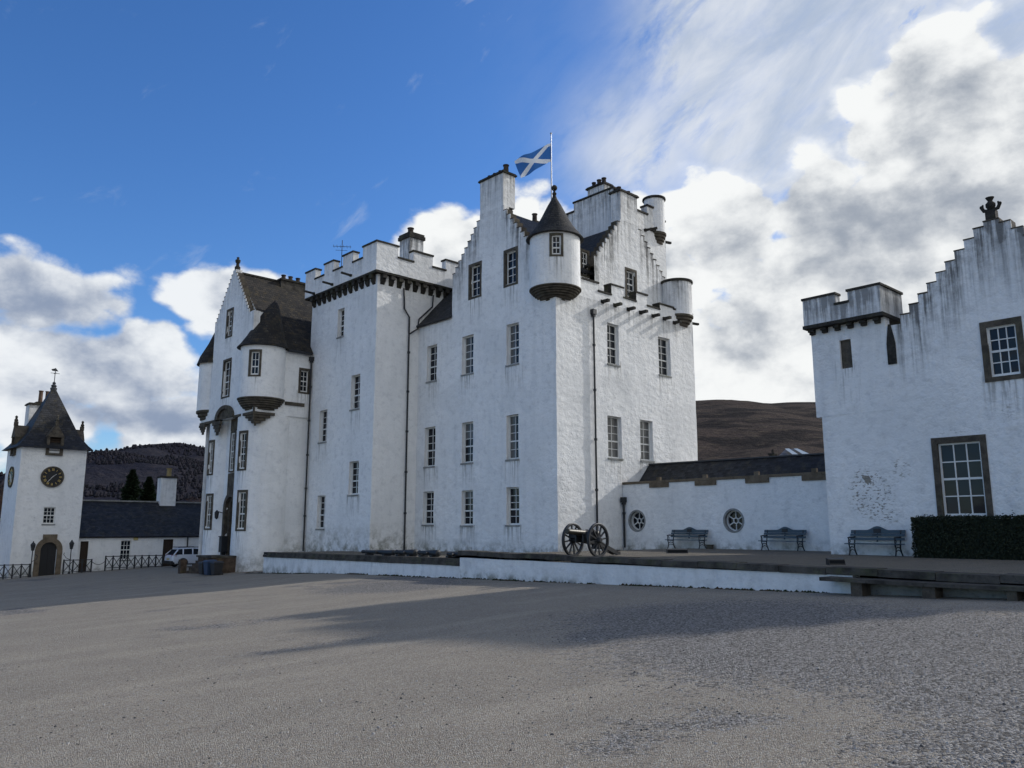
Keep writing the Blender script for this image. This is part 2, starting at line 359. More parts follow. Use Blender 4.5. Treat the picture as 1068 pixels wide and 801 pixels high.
M['bin_blue'] = simple('blue_plastic_bin', (.025, .05, .10), .5, .4, .2)
M['brownwood'] = simple('weathered_brown_wood', (.10, .065, .042), .8, .2, .35, 10)
M['grey_panel'] = stone_material('grey_rendered_panel', (.20, .205, .20), (.33, .335, .325), 2, .3)
M['brass'] = simple('dull_bronze', (.05, .047, .038), .45, .5, .3, 8, .6)
M['bark'] = simple('bark', (.055, .042, .032), .95, .1, .4, 5)
M['twig'] = simple('bare_twigs', (.075, .048, .036), .95, .1, .4, 1)
M['conifer'] = simple('conifer_needles', (.018, .032, .018), .9, .1, .5, 1.2)
M['yellow'] = simple('yellow_alarm_box', (.50, .40, .16), .5, .4, .1)
M['glassroof'] = simple('pale_glazed_roof', (.42, .47, .48), .25, .6, .25, 2)
M['far_dark'] = simple('far_dark_trees', (.022, .023, .029), .95, .05, .4, .02)
M['far_twig'] = simple('far_bare_trees', (.027, .026, .033), .95, .05, .4, .02)
M['dark_pot'] = stone_material('sooty_chimney_pot', (.03, .025, .022), (.08, .062, .05), 4)
M['field'] = simple('winter_grass', (.16, .17, .06), .95, .1, .3, .05)
def hedge_mat():
    m, g, b = newmat('clipped_yew', .75, .25)
    n = g.noise(pos(g), 14, 4, .7)
    g.put(b.inputs['Base Color'], g.mix(g.ss(n, .35, .7), (.008, .013, .008), (.028, .038, .018))); return m
M['hedge'] = hedge_mat()

# ------------------------------------------------------------------ mesh builder
class MB:
    def __init__(s): s.v = []; s.f = []; s.w = []; s.mi = []; s.uv = {}
    def add(s, vs, fs, wear=None, uvs=None, mi=0):
        o = len(s.v); s.v += [Vector(p) for p in vs]
        s.w += wear if wear else [(0, 0, 0, 0)] * len(vs)
        for k, f in enumerate(fs):
            s.f.append(tuple(o + i for i in f)); s.mi.append(mi)
            if uvs: s.uv[len(s.f) - 1] = [uvs[i] for i in f]
    def quad(s, a, b, c, d, wear=None, uvs=None, mi=0): s.add([a, b, c, d], [(0, 1, 2, 3)], wear, uvs, mi)
    def poly(s, pts, mi=0): s.add(pts, [tuple(range(len(pts)))], mi=mi)
    def hexa(s, P, mi=0, wear=None):   # 8 corners: bottom 4 ring, top 4 ring
        s.add(P, [(3, 2, 1, 0), (4, 5, 6, 7), (0, 1, 5, 4), (1, 2, 6, 5), (2, 3, 7, 6), (3, 0, 4, 7)], wear, mi=mi)
    def box(s, x0, x1, y0, y1, z0, z1, mi=0):
        s.hexa([(x0, y0, z0), (x1, y0, z0), (x1, y1, z0), (x0, y1, z0), (x0, y0, z1), (x1, y0, z1), (x1, y1, z1), (x0, y1, z1)], mi)
    def pbox(s, P, u0, u1, z0, z1, d0, d1, mi=0):
        s.hexa([P(u0, z0, d0), P(u1, z0, d0), P(u1, z0, d1), P(u0, z0, d1), P(u0, z1, d0), P(u1, z1, d0), P(u1, z1, d1), P(u0, z1, d1)], mi)
    def bar(s, a, b, w, h=None, upv_=None, mi=0):
        a, b = Vector(a), Vector(b); d = (b - a).normalized(); h = h or w
        u = Vector(upv_ or (0, 0, 1))
        if abs(d.dot(u)) > .98: u = Vector((1, 0, 0))
        r = d.cross(u).normalized(); u = r.cross(d)
        q = [(-w / 2, -h / 2), (w / 2, -h / 2), (w / 2, h / 2), (-w / 2, h / 2)]
        s.hexa([a + r * x + u * y for x, y in q] + [b + r * x + u * y for x, y in q], mi)
    def tube(s, pts, r, n=10, cap=True, mi=0):
        pts = [Vector(p) for p in pts]; rs = r if isinstance(r, (list, tuple)) else [r] * len(pts)
        vs = []; ref = None
        for i, p in enumerate(pts):
            d = (pts[min(i + 1, len(pts) - 1)] - pts[max(i - 1, 0)]).normalized()
            if ref is None: ref = d.orthogonal().normalized()
            ref = (ref - d * ref.dot(d)).normalized(); bi = d.cross(ref)
            vs += [p + (ref * cos(2 * pi * k / n) + bi * sin(2 * pi * k / n)) * rs[i] for k in range(n)]
        fs = [(i * n + k, i * n + (k + 1) % n, (i + 1) * n + (k + 1) % n, (i + 1) * n + k) for i in range(len(pts) - 1) for k in range(n)]
        if cap: fs += [tuple(range(n))[::-1], tuple(range((len(pts) - 1) * n, len(pts) * n))]
        s.add(vs, fs, mi=mi)
    def lathe(s, prof, cx, cy, n=40, a0=0, a1=2 * pi, squash=None, mi=0):
        full = abs(a1 - a0 - 2 * pi) < 1e-6; m = n if full else n + 1
        vs = []; uv = []
        acc = 0; prev = None
        R = max(r for r, z in prof)
        for r, z in prof:
            if prev: acc += sqrt((r - prev[0]) ** 2 + (z - prev[1]) ** 2)
            prev = (r, z)
            for k in range(n + 1):
                a = a0 + (a1 - a0) * k / n
                vs.append((cx + r * cos(a), cy + r * sin(a), z)); uv.append(((a - a0) * R * .7, acc))
        N = n + 1
        fs = [(i * N + k, i * N + k + 1, (i + 1) * N + k + 1, (i + 1) * N + k) for i in range(len(prof) - 1) for k in range(n)]
        s.add(vs, fs, uvs=uv, mi=mi)
    def sphere(s, c, r, n=12, sz=1):
        pr = [(r * sin(pi * i / 8) + 1e-4, c[2] - r * sz * cos(pi * i / 8)) for i in range(9)]
        s.lathe(pr, c[0], c[1], n)
    def build(s, name, mat, parent=None, smooth=False, jitter=0, local=False, merge=False):
        me = bpy.data.meshes.new(name)
        off = Vector((0, 0, 0))
        if parent is not None and not local:
            q = parent
            while q is not None: off += q.location; q = q.parent
        vs = []
        for p in s.v:
            if jitter:
                nv = mnoise.noise_vector(p * .55) * jitter + mnoise.noise_vector(p * 2.1) * jitter * .4
                p = p + nv
            vs.append(p - off)
        me.from_pydata(vs, [], s.f)
        mats = mat if isinstance(mat, (list, tuple)) else [mat]
        for mm in mats: me.materials.append(mm)
        if len(mats) > 1:
            for pl, i in zip(me.polygons, s.mi): pl.material_index = i
        uvl = me.uv_layers.new(name='UVMap')
        for pl in me.polygons:
            if pl.index in s.uv:
                for li, t in zip(pl.loop_indices, s.uv[pl.index]): uvl.data[li].uv = t
            else:
                nrm = pl.normal
                t = Vector((0, 0, 1)).cross(nrm)
                t = t.normalized() if t.length > 1e-3 else Vector((1, 0, 0))
                bt = nrm.cross(t)
                for li, vi in zip(pl.loop_indices, pl.vertices):
                    q = s.v[vi]; uvl.data[li].uv = (q.dot(t), q.dot(bt))
        if any(w != (0, 0, 0, 0) for w in s.w):
            ca = me.color_attributes.new('wear', 'FLOAT_COLOR', 'POINT')
            for i, w in enumerate(s.w): ca.data[i].color = w
        if merge or smooth:
            bm = bmesh.new(); bm.from_mesh(me); bmesh.ops.remove_doubles(bm, verts=bm.verts, dist=.0004)
            if smooth: bmesh.ops.recalc_face_normals(bm, faces=bm.faces)
            bm.to_mesh(me); bm.free()
        if smooth:
            me.polygons.foreach_set('use_smooth', [True] * len(me.polygons))
            try: me.set_sharp_from_angle(angle=radians(35))
            except Exception: pass
        o = bpy.data.objects.new(name, me); COL.objects.link(o)
        if parent is not None: o.parent = parent
        return o

def thing(name, label, cat, loc=(0, 0, 0), rz=0, group=None):
    o = bpy.data.objects.new(name, None); COL.objects.link(o); o.empty_display_size = .3
    o.location = loc; o.rotation_euler = (0, 0, rz); tag(o, label, cat, group); return o
def tag(o, label, cat, group=None):
    o['label'] = label; o['category'] = cat
    if group: o['group'] = group
    return o
def struct(o, kind='structure'):
    o['kind'] = kind; return o

# wall mapping: u along the wall, z up, d inwards
def PX(c): return lambda u, z, d: Vector((c + d, u, z))        # wall faces -X
def PY(c): return lambda u, z, d: Vector((u, c + d, z))        # wall faces -Y
def PXb(c): return lambda u, z, d: Vector((c - d, u, z))       # wall faces +X
def PYb(c): return lambda u, z, d: Vector((u, c - d, z))       # wall faces +Y
def PC(cx, cy, R, a0=0): return lambda u, z, d: Vector((cx + (R - d) * cos(a0 + u / R), cy + (R - d) * sin(a0 + u / R), z))

def facade(mb, P, rects, holes=(), rev=.28, thick=.45, cell=.4, back=False, grime=.0, glen=3.0, zbase=None, baselen=1.0, chip=None, bottoms=False, closed=True, stains=True, gfun=None):
    us = sorted({round(r[i], 4) for r in list(rects) + list(holes) for i in (0, 1)})
    zs = sorted({round(r[i], 4) for r in list(rects) + list(holes) for i in (2, 3)})
    def fill(a):
        o = []
        for p, q in zip(a, a[1:]):
            n = max(1, int(math.ceil((q - p) / cell)))
            o += [p + (q - p) * k / n for k in range(n)]
        return o + [a[-1]]
    us, zs = fill(us), fill(zs)
    inr = lambda u, z: any(r[0] < u < r[1] and r[2] < z < r[3] for r in rects)
    inh = lambda u, z: any(r[0] < u < r[1] and r[2] < z < r[3] for r in holes)
    zmin = min(r[2] for r in rects)
    if zbase is None: zbase = zmin
    def tops(u):
        c = [r[3] for r in rects if r[0] < u < r[1]]; return max(c) if c else 0
    def wear(u, z, tp):
        gk = grime if gfun is None else gfun(u, z)
        a = gk * max(0, 1 - max(0, tp - z) / glen)
        b = max(0, 1 - (z - zbase) / baselen) if baselen > 0 else 0
        s_ = 0
        if stains:
            for h in holes:
                if h[0] - .15 < u < h[1] + .15 and z <= h[2] + .01: s_ = max(s_, 1 - (h[2] - z) / 1.6)
        c = chip(u, z) if chip else 0
        return (a, b, s_, c)
    nu, nz = len(us) - 1, len(zs) - 1
    um = [(us[i] + us[i + 1]) / 2 for i in range(nu)]; zm = [(zs[j] + zs[j + 1]) / 2 for j in range(nz)]
    st = {}
    for i in range(nu):
        for j in range(nz):
            st[i, j] = 0 if not inr(um[i], zm[j]) else (2 if inh(um[i], zm[j]) else 1)
    for i in range(nu):
        tp = tops(um[i])
        for j in range(nz):
            if st[i, j] != 1: continue
            a, b, c, e = us[i], us[i + 1], zs[j], zs[j + 1]
            mb.quad(P(a, c, 0), P(b, c, 0), P(b, e, 0), P(a, e, 0), [wear(a, c, tp), wear(b, c, tp), wear(b, e, tp), wear(a, e, tp)])
            if back: mb.quad(P(a, c, thick), P(a, e, thick), P(b, e, thick), P(b, c, thick), [wear(a, c, tp), wear(a, e, tp), wear(b, e, tp), wear(b, c, tp)])
            for di, dj, (q, r_) in ((-1, 0, ((a, c), (a, e))), (1, 0, ((b, c), (b, e))), (0, -1, ((a, c), (b, c))), (0, 1, ((a, e), (b, e)))):
                ii, jj = i + di, j + dj
                if closed and (ii < 0 or ii >= nu): continue
                nb = st.get((ii, jj), 0)
                if nb == 1: continue
                if nb == 0 and dj == -1 and zs[j] <= zmin + 1e-3 and not bottoms: continue
                dd = rev if nb == 2 else thick
                w0 = wear(q[0], q[1], tp); w1 = wear(r_[0], r_[1], tp)
                if nb == 2: w0 = (0, 0, 0, 0); w1 = w0
                mb.quad(P(q[0], q[1], 0), P(r_[0], r_[1], 0), P(r_[0], r_[1], dd), P(q[0], q[1], dd), [w0, w1, w1, w0])

def window(root, P, h, cols=2, rows=5, rev=.28, surround=0, sill=True, blind=False, proud=.03, stone='stone', bar=.032, meet=True, label=None):
    u0, u1, z0, z1 = h
    mb = MB(); fw = .065; d0, d1 = rev - .09, rev + .01
    mb.pbox(P, u0, u0 + fw, z0, z1, d0, d1); mb.pbox(P, u1 - fw, u1, z0, z1, d0, d1)
    mb.pbox(P, u0 + fw, u1 - fw, z0, z0 + fw * 1.5, d0, d1); mb.pbox(P, u0 + fw, u1 - fw, z1 - fw, z1, d0, d1)
    iu0, iu1, iz0, iz1 = u0 + fw, u1 - fw, z0 + fw * 1.5, z1 - fw
    mr = rows // 2 if meet else -1
    for k in range(1, rows):
        zz = iz0 + (iz1 - iz0) * k / rows; t = .075 if k == mr else bar
        mb.pbox(P, iu0, iu1, zz - t / 2, zz + t / 2, d0 + .02 if k != mr else d0 + .008, d1 - .01)
    for k in range(1, cols):
        uu = iu0 + (iu1 - iu0) * k / cols
        mb.pbox(P, uu - bar / 2, uu + bar / 2, iz0, iz1, d0 + .023, d1 - .014)
    w = mb.build('window', M['white_paint'], root)
    pm = MB(); dp = rev - .035; rnd = random.Random(int(u0 * 97 + z0 * 31))
    for i in range(cols):
        for j in range(rows):
            a = iu0 + (iu1 - iu0) * i / cols; b = iu0 + (iu1 - iu0) * (i + 1) / cols
            c = iz0 + (iz1 - iz0) * j / rows; e = iz0 + (iz1 - iz0) * (j + 1) / rows
            t = [rnd.uniform(-.007, .007) for _ in range(3)]; q4 = t[1] + t[2] - t[0]
            pale = 1 if (blind is True or (isinstance(blind, float) and j / rows >= blind) or (blind == 'half' and i >= cols / 2)) else 0
            pm.quad(P(a, c, dp + t[0]), P(b, c, dp + t[1]), P(b, e, dp + q4), P(a, e, dp + t[2]), mi=pale)
    # dark room behind so that light never leaks round the panes
    pm.build('pane', [M['pane'], M['pane_blind']], w)
    if surround:
        s = MB(); a = surround; ov = -proud; dep = rev - .10
        s.pbox(P, u0 - a, u0, z0, z1, ov, dep); s.pbox(P, u1, u1 + a, z0, z1, ov, dep)
        ns = 5
        for k in range(ns):
            p_, q_ = u0 - a + (u1 - u0 + 2 * a) * k / ns, u0 - a + (u1 - u0 + 2 * a) * (k + 1) / ns
            s.pbox(P, p_, q_, z1, z1 + a * 1.05, ov, dep); s.pbox(P, p_, q_, z0 - a * .8, z0, ov, dep)
        s.build('surround', M[stone], w)
    elif sill:
        s = MB(); s.pbox(P, u0 - .05, u1 + .05, z0 - .09, z0 + .004, -.05, rev - .10)
        s.build('sill', M['grey_panel'], w)
    return w

def slab_roof(mb, pts, t=.12):
    """sloping roof face of any outline with thickness t (downwards)"""
    pts = [Vector(p) for p in pts]; n = (pts[1] - pts[0]).cross(pts[-1] - pts[0]).normalized()
    if n.z < 0: n = -n
    k = len(pts); vs = pts + [p - n * t for p in pts]
    fs = [tuple(range(k)), tuple(range(2 * k - 1, k - 1, -1))] + [(i, (i + 1) % k, k + (i + 1) % k, k + i) for i in range(k)]
    mb.add(vs, fs)

def crow_rects(uL, zL, uLt, zLt, uRt, zRt, uR, zR, nl, nr, zb, ztop_mid):
    """columns of a crow-stepped gable between left foot and right foot"""
    out = [(min(uLt, uRt), max(uLt, uRt), zb, ztop_mid)]
    for k in range(nl):
        a = uL + (uLt - uL) * k / nl; b = uL + (uLt - uL) * (k + 1) / nl
        out.append((min(a, b), max(a, b), zb, zL + (zLt - zL) * (k + 1) / nl))
    for k in range(nr):
        a = uR + (uRt - uR) * k / nr; b = uR + (uRt - uR) * (k + 1) / nr
        out.append((min(a, b), max(a, b), zb, zR + (zRt - zR) * (k + 1) / nr))
    return out
def crow_caps(root, P, rects, thick, t=.045):
    for r in rects:
        c = MB(); c.pbox(P, r[0] - .012, r[1] + .012, r[3] + .003, r[3] + t, -.022, thick + .03); c.pbox(P, r[0] - .012, r[1] + .012, r[3] - .62, r[3] + .001, .07, thick + .03); c.build('crow_step', M['stone'], root)
def coping(mb, P, rects, thick, t=.1, ov=.06):
    for u0, u1, z in rects:
        mb.pbox(P, u0 - ov, u1 + ov, z + .003, z + t, -ov, thick + ov)

def chimney(root, x0, x1, y0, y1, z0, z1, pots, grime=.75, capt=.16, pot_h=.35, pot_r=.13, potmat='dark_pot', cap=True, name='chimney', mat='wall'):
    c = MB()
    for P, u0, u1 in ((PX(x0), y0, y1), (PY(y0), x0, x1), (PXb(x1), y0, y1), (PYb(y1), x0, x1)):
        facade(c, P, [(u0, u1, z0, z1)], thick=.0, grime=grime, glen=3.2, baselen=0)
    o = c.build(name, M[mat], root, jitter=.02)
    k = MB(); k.box(x0 - .1, x1 + .1, y0 - .1, y1 + .1, z1, z1 + capt * .6); k.box(x0 - .05, x1 + .05, y0 - .05, y1 + .05, z1 + capt * .6, z1 + capt)
    k.build('chimney_cap', M['dark_stone'], o)
    for px_, py_, sc in pots:
        p = MB(); r = pot_r * sc; zz = z1 + capt
        p.lathe([(r * 1.1, zz), (r * 1.1, zz + .05), (r, zz + .08), (r * .92, zz + pot_h * sc - .08), (r * 1.15, zz + pot_h * sc - .05), (r * 1.15, zz + pot_h * sc), (r * .8, zz + pot_h * sc), (r * .75, zz + .1)], px_, py_, 14)
        p.build('chimney_pot', M[potmat], o, smooth=True)
    return o

def drainpipe(root, pts, r=.055, hopper=True, brackets=()):
    m = MB(); m.tube(pts, r, 10)
    if hopper:
        x, y, z = pts[0]; m.box(x - .14, x + .14, y - .12, y + .12, z, z + .28); m.box(x - .09, x + .09, y - .08, y + .08, z - .12, z)
    for z in brackets:
        # collar at height z on the lowest straight run
        x, y = pts[-1][0], pts[-1][1]; m.lathe([(r, z), (r * 1.6, z), (r * 1.6, z + .12), (r, z + .12)], x, y, 10)
    return m.build('drainpipe', M['iron'], root)

def spout(root, a, b, w=.16, h=.13, mat='dark_stone'):
    m = MB(); a, b = Vector(a), Vector(b)
    m.bar(a, b, w, h); m.bar(a, a + (b - a) * .25, w * 1.3, h * 1.35)
    return m.build('water_spout', M[mat], root)

def ringed(R0, R1, z0, z1, n=5):
    """stepped corbel profile from small radius R0 (bottom) to R1 (top)"""
    pr = [(.02, z0), (R0 * .8, z0)]
    for k in range(n):
        ra = R0 + (R1 - R0) * sqrt((k + .35) / n) ; zb = z0 + (z1 - z0) * (k + 1) / n; za = z0 + (z1 - z0) * k / n
        pr += [(ra * .972, za + (zb - za) * .12), (ra, za + (zb - za) * .3), (ra, zb - (zb - za) * .12), (ra * .97, zb)]
    return pr

def arch_ring(mb, P, uc, z0, zs, ri, ro, d0, d1, n=14, legs=True):
    """stone arch: jambs from z0 to springing zs, half ring above"""
    for k in range(n):
        a, b = pi * k / n, pi * (k + 1) / n
        q = lambda r, t, d: P(uc + r * cos(t), zs + r * sin(t), d)
        mb.hexa([q(ri, a, d0), q(ro, a, d0), q(ro, a, d1), q(ri, a, d1), q(ri, b, d0), q(ro, b, d0), q(ro, b, d1), q(ri, b, d1)])
    if legs:
        mb.pbox(P, uc - ro, uc - ri, z0, zs, d0, d1); mb.pbox(P, uc + ri, uc + ro, z0, zs, d0, d1)
def arch_panel(mb, P, uc, z0, zs, r, d, n=14):
    pts = [P(uc - r, z0, d), P(uc + r, z0, d)] + [P(uc + r * cos(pi * k / n), zs + r * sin(pi * k / n), d) for k in range(n + 1)]
    mb.poly(pts)
def corner_fill(mb, P, uc, zc, r, hu, hz, d=0, quads=(0, 1, 2, 3), n=8):
    """fills the corners between a round opening and its square hole, flush with the wall"""
    for q in quads:
        su, sz = ((1, 1), (-1, 1), (-1, -1), (1, -1))[q]
        arc = [(uc + su * r * cos(pi / 2 * k / n), zc + sz * r * sin(pi / 2 * k / n)) for k in range(n + 1)]
        c = (uc + su * hu, zc + sz * hz)
        for a, b in zip(arc, arc[1:]): mb.add([P(*a, d), P(*b, d), P(*c, d)], [(0, 1, 2)])
        mb.add([P(uc + su * r, zc, d), P(uc + su * hu, zc, d), P(*c, d)], [(0, 1, 2)])
def inv_pyr(mb, P, u0, u1, z0, z1, proj, n=4):
    for k in range(n):
        f = (k + 1) / n; uc = (u0 + u1) / 2; h = (u1 - u0) / 2 * f
        mb.pbox(P, uc - h, uc + h, z0 + (z1 - z0) * k / n, z0 + (z1 - z0) * (k + 1) / n - (.012 if k < n - 1 else 0), -proj * f, .05)
def cyl_u(cx, cy, R, z, px, lo=pi * .75, hi=pi * 1.75, front=True):
    """angle on a round tower at which the surface stands at photo column px"""
    best = None
    for k in range(1000):
        a = lo + (hi - lo) * k / 1000; p = Vector((cx + R * cos(a), cy + R * sin(a), z)) - EYE
        nrm = Vector((cos(a), sin(a), 0))
        if nrm.dot(p) > 0: continue
        x = CX + F * p.dot(rgt) / p.dot(FWD)
        if best is None or abs(x - px) < best[0]: best = (abs(x - px), a)
    return best[1]
def close_walls(mb, quads):
    for q in quads: mb.poly(q)

# ================================================================== SETTING: ground, terrace, hills
gm = MB()
def axis(a, b, n, far):
    c = [a + (b - a) * k / n for k in range(n + 1)]
    return [-far, -far / 3, -far / 9, a - 60] + c + [b + 60, far / 9, far / 3, far]
xs = axis(-45, 75, 80, 6000); ys = axis(-30, 125, 100, 6000)
gv = []
for y in ys:
    for x in xs:
        z = gz(x, y)
        if -20 < x < 50 and -20 < y < 90: z += .03 * mnoise.noise(Vector((x * .25, y * .25, 0)))
        r = sqrt(x * x + y * y)
        if r > 300: z -= min(3.0, (r - 300) * .002)
        gv.append((x, y, z))
nx = len(xs)
gm.add(gv, [(j * nx + i, j * nx + i + 1, (j + 1) * nx + i + 1, (j + 1) * nx + i) for j in range(len(ys) - 1) for i in range(nx - 1)])
struct(gm.build('ground', M['gravel'], smooth=True))

sm_ = MB(); rnd = random.Random(12)
for k in range(11000):
    d_ = 2.6 + 15 * rnd.random() ** 1.6; a_ = YAW + radians(rnd.uniform(-36, 36)); x, y = d_ * sin(a_), d_ * cos(a_)
    if mnoise.noise(Vector((x * .45, y * .45, 2))) + (.35 if x > 7 and y < 6 else 0) < rnd.uniform(-.45, .45): continue
    r = rnd.choice((.006, .008, .010, .013, .018)) * rnd.uniform(.8, 1.25); z = gz(x, y) + .03 * mnoise.noise(Vector((x * .25, y * .25, 0))); o_ = rnd.random() * 6
    vs_ = [(x + r * rnd.uniform(.7, 1.2) * cos(o_ + q * 1.2566), y + r * rnd.uniform(.7, 1.2) * sin(o_ + q * 1.2566), z - .002 + r * rnd.uniform(0, .35)) for q in range(5)] + [(x + r * rnd.uniform(-.3, .3), y + r * rnd.uniform(-.3, .3), z + r * rnd.uniform(.6, .95))]
    sm_.add(vs_, [(q, (q + 1) % 5, 5) for q in range(5)], mi=rnd.choice((0, 0, 1, 1, 2)))
struct(sm_.build('loose_stones', [simple('grey_chipping', (.24, .23, .21), .9, .2, .3), simple('pale_chipping', (.40, .385, .36), .9, .2, .2), simple('dark_chipping', (.075, .072, .07), .9, .2, .3)]), 'stuff')

WL = lambda y: 18.97 + .07 * y                       # line of the terrace retaining wall
def tz(x, y): return .645 - .20 * min(1, max(0, (y - 25.2) / 1.5)) - .0085 * max(0, y - 25.5)
tm = MB()
tys = [-3 + 1.0 * k for k in range(49)]
tv = []
for y in tys:
    for k in range(17):
        x = WL(y) + .15 + (35.4 - WL(y)) * k / 16
        tv.append((x, y, tz(x, y) + .012 * mnoise.noise(Vector((x * .8, y * .8, 3)))))
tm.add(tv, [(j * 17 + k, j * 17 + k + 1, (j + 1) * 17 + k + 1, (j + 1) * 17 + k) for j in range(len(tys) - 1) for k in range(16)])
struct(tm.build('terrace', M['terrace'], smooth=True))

def hill(name, mat, pts, base_depth, back, zfoot=-6, seed=0, rise=1.0, rough=.012):
    """pts: (photo px x, y) of the skyline at distance base_depth+back; a real slope that climbs towards it"""
    far = base_depth + back; m = MB(); vs = []; nU = 120; nV = 46
    prof = []
    for px, py in pts:
        d = ray(px, py); h = Vector((d.x, d.y, 0)); k = far / h.dot(fwd)
        prof.append((h.dot(rgt) * k, EYE.z + d.z * k))
    l0, l1 = prof[0][0], prof[-1][0]
    def H(l):
        for (a, za), (b, zb) in zip(prof, prof[1:]):
            if a <= l <= b:
                t = (l - a) / (b - a); t = t * t * (3 - 2 * t) * .5 + t * .5; return za + (zb - za) * t
        return prof[-1][1]
    for j in range(nV):
        v = j / (nV - 1)
        for i in range(nU):
            l = l0 + (l1 - l0) * i / (nU - 1)
            # beyond v = .8 the ground falls away behind the crest
            if v <= .8: t = v / .8; h = zfoot + (H(l) - zfoot) * (t ** rise * .85 + .15 * sin(t * pi / 2)); dep = base_depth + back * t
            else: t = (v - .8) / .2; h = H(l) - (H(l) - zfoot) * .3 * t * t; dep = far + back * .6 * t
            amp = back * rough * min(1, 4 * v) * (1 if v < .72 else .25)
            h += amp * mnoise.fractal(Vector((l / 260 + seed, dep / 260, seed)), 1, 2, 5)
            p = rgt * l * (dep / far) ** .6 + fwd * dep; vs.append((p.x, p.y, h))
    m.add(vs, [(j * nU + i, j * nU + i + 1, (j + 1) * nU + i + 1, (j + 1) * nU + i) for j in range(nV - 1) for i in range(nU - 1)])
    o = m.build(name, mat, smooth=True); struct(o); return o, vs
hl, hlv = hill('hill', M['hill'], [(-400, 520), (-150, 505), (0, 503), (60, 494), (89, 484.6), (106, 478), (119, 472), (132.4, 468), (148, 464.5), (172, 463), (191, 462), (204.5, 465.6), (215, 467.5), (300, 490), (420, 520)], 500, 1300, seed=3)
hr, hrv = hill('moorland_hill', M['hillr'], [(420, 470), (560, 440), (690, 420), (726, 417.7), (751, 416.5), (779, 417.7), (801, 420.6), (821, 419.7), (850, 419.4), (930, 418), (1068, 425), (1200, 440), (1400, 470)], 600, 1700, seed=11, rough=.005)
hr.name = 'hill'
# pale field at the foot of the left hill
fm = MB()
def gpt(lat, dep, z): p = rgt * lat + fwd * dep; return (p.x, p.y, z)
fv = []
for j in range(5):
    for i in range(30):
        lat = -420 + 24 * i; dep = 260 + 75 * j; fv.append(gpt(lat, dep, -3.4 + 3.1 * j + 1.5 * mnoise.noise(Vector((lat / 40, dep / 40, 0)))))
fm.add(fv, [(j * 30 + i, j * 30 + i + 1, (j + 1) * 30 + i + 1, (j + 1) * 30 + i) for j in range(4) for i in range(29)])
struct(fm.build('meadow', M['field'], smooth=True))
# woods on the left hill: counted by nobody
wm = MB(); rnd = random.Random(5)
nU, nV = 120, 46
for k in range(9000):
    i = rnd.uniform(38, 104); j = rnd.uniform(2, 33)
    if k < 90: j = rnd.uniform(31, 35.2); i = rnd.uniform(42, 70)
    i0, j0 = int(i), int(j); a = Vector(hlv[j0 * nU + i0]); b = Vector(hlv[j0 * nU + i0 + 1]); c = Vector(hlv[(j0 + 1) * nU + i0])
    p = a + (b - a) * (i - i0) + (c - a) * (j - j0)
    if mnoise.noise(p / 170) < -.12 and k > 90: continue
    h = rnd.uniform(3, 7) if k > 90 else rnd.uniform(3, 6); r = h * rnd.uniform(.28, .5); n = 5
    o = rnd.random() * 6
    ring = [(p.x + r * cos(o + 2 * pi * q / n), p.y + r * sin(o + 2 * pi * q / n), p.z + h * rnd.uniform(.15, .35)) for q in range(n)]
    ring2 = [(p.x + r * .7 * cos(o + .5 + 2 * pi * q / n), p.y + r * .7 * sin(o + .5 + 2 * pi * q / n), p.z + h * rnd.uniform(.65, .9)) for q in range(n)]
    wm.add([(p.x, p.y, p.z - 1)] + ring + ring2 + [(p.x, p.y, p.z + h)], [(0, 1 + (q + 1) % n, 1 + q) for q in range(n)] + [(1 + q, 1 + (q + 1) % n, 6 + (q + 1) % n, 6 + q) for q in range(n)] + [(6 + q, 6 + (q + 1) % n, 11) for q in range(n)], mi=rnd.choice((0, 0, 1, 1, 1)))
struct(wm.build('hillside_wood', [M['far_dark'], M['far_twig']]), 'stuff')

# ================================================================== CASTLE KEEP (tall block with the corner turret)
XM, YM = 30.07, 29.17
keep = thing('castle_keep', 'tallest white castle block with crow-stepped gables, round corner turret and flag above', 'castle', (34, 33, .6))
PL, PR = PX(XM), PY(YM)
Lw = [rectX(XM, *q) for q in [(445.3, 455.4, 360.2, 397.4), (482, 493.8, 350, 390), (528.4, 541, 337.4, 380),
      (442.8, 453.7, 445.6, 486.6), (481.5, 493.5, 440.4, 482.7), (528.2, 541, 432.5, 479),
      (441, 452, 512.7, 547.3), (481, 493.2, 511.4, 548), (528.2, 541.7, 508.3, 547.6)]]
Lg = [rectX(XM, *q) for q in [(490.6, 500.6, 277, 309), (527.4, 538.2, 262, 296)]]
Rw = [rectY(YM, *q) for q in [(633.5, 645.5, 338, 380), (687, 699, 352.5, 391.5), (634, 648.5, 434.5, 478), (668, 681, 438.5, 480.5)]]
body = MB()
gab = crow_rects(37.99, 16.72, 35.44, 19.83, 33.32, 19.83, 30.75, 16.72, 9, 9, 16.72, 20.2)
Lrects = [(YM, 41.45, .0, 14.3), (YM, 37.99, 14.3, 15.2), (29.9, 37.99, 15.2, 16.72)] + gab
def keepg(u, z): return (.45 if 33.3 < u < 35.45 else 1.05) if u < 38 and z > 14.5 else .3
facade(body, PL, Lrects, Lw + Lg, grime=.6, glen=3.4, gfun=keepg, zbase=.3, baselen=.8)
facade(body, PR, [(XM, 42.5, .0, 14.2)], Rw, grime=.62, glen=2.3, zbase=.4, baselen=.7, thick=0)
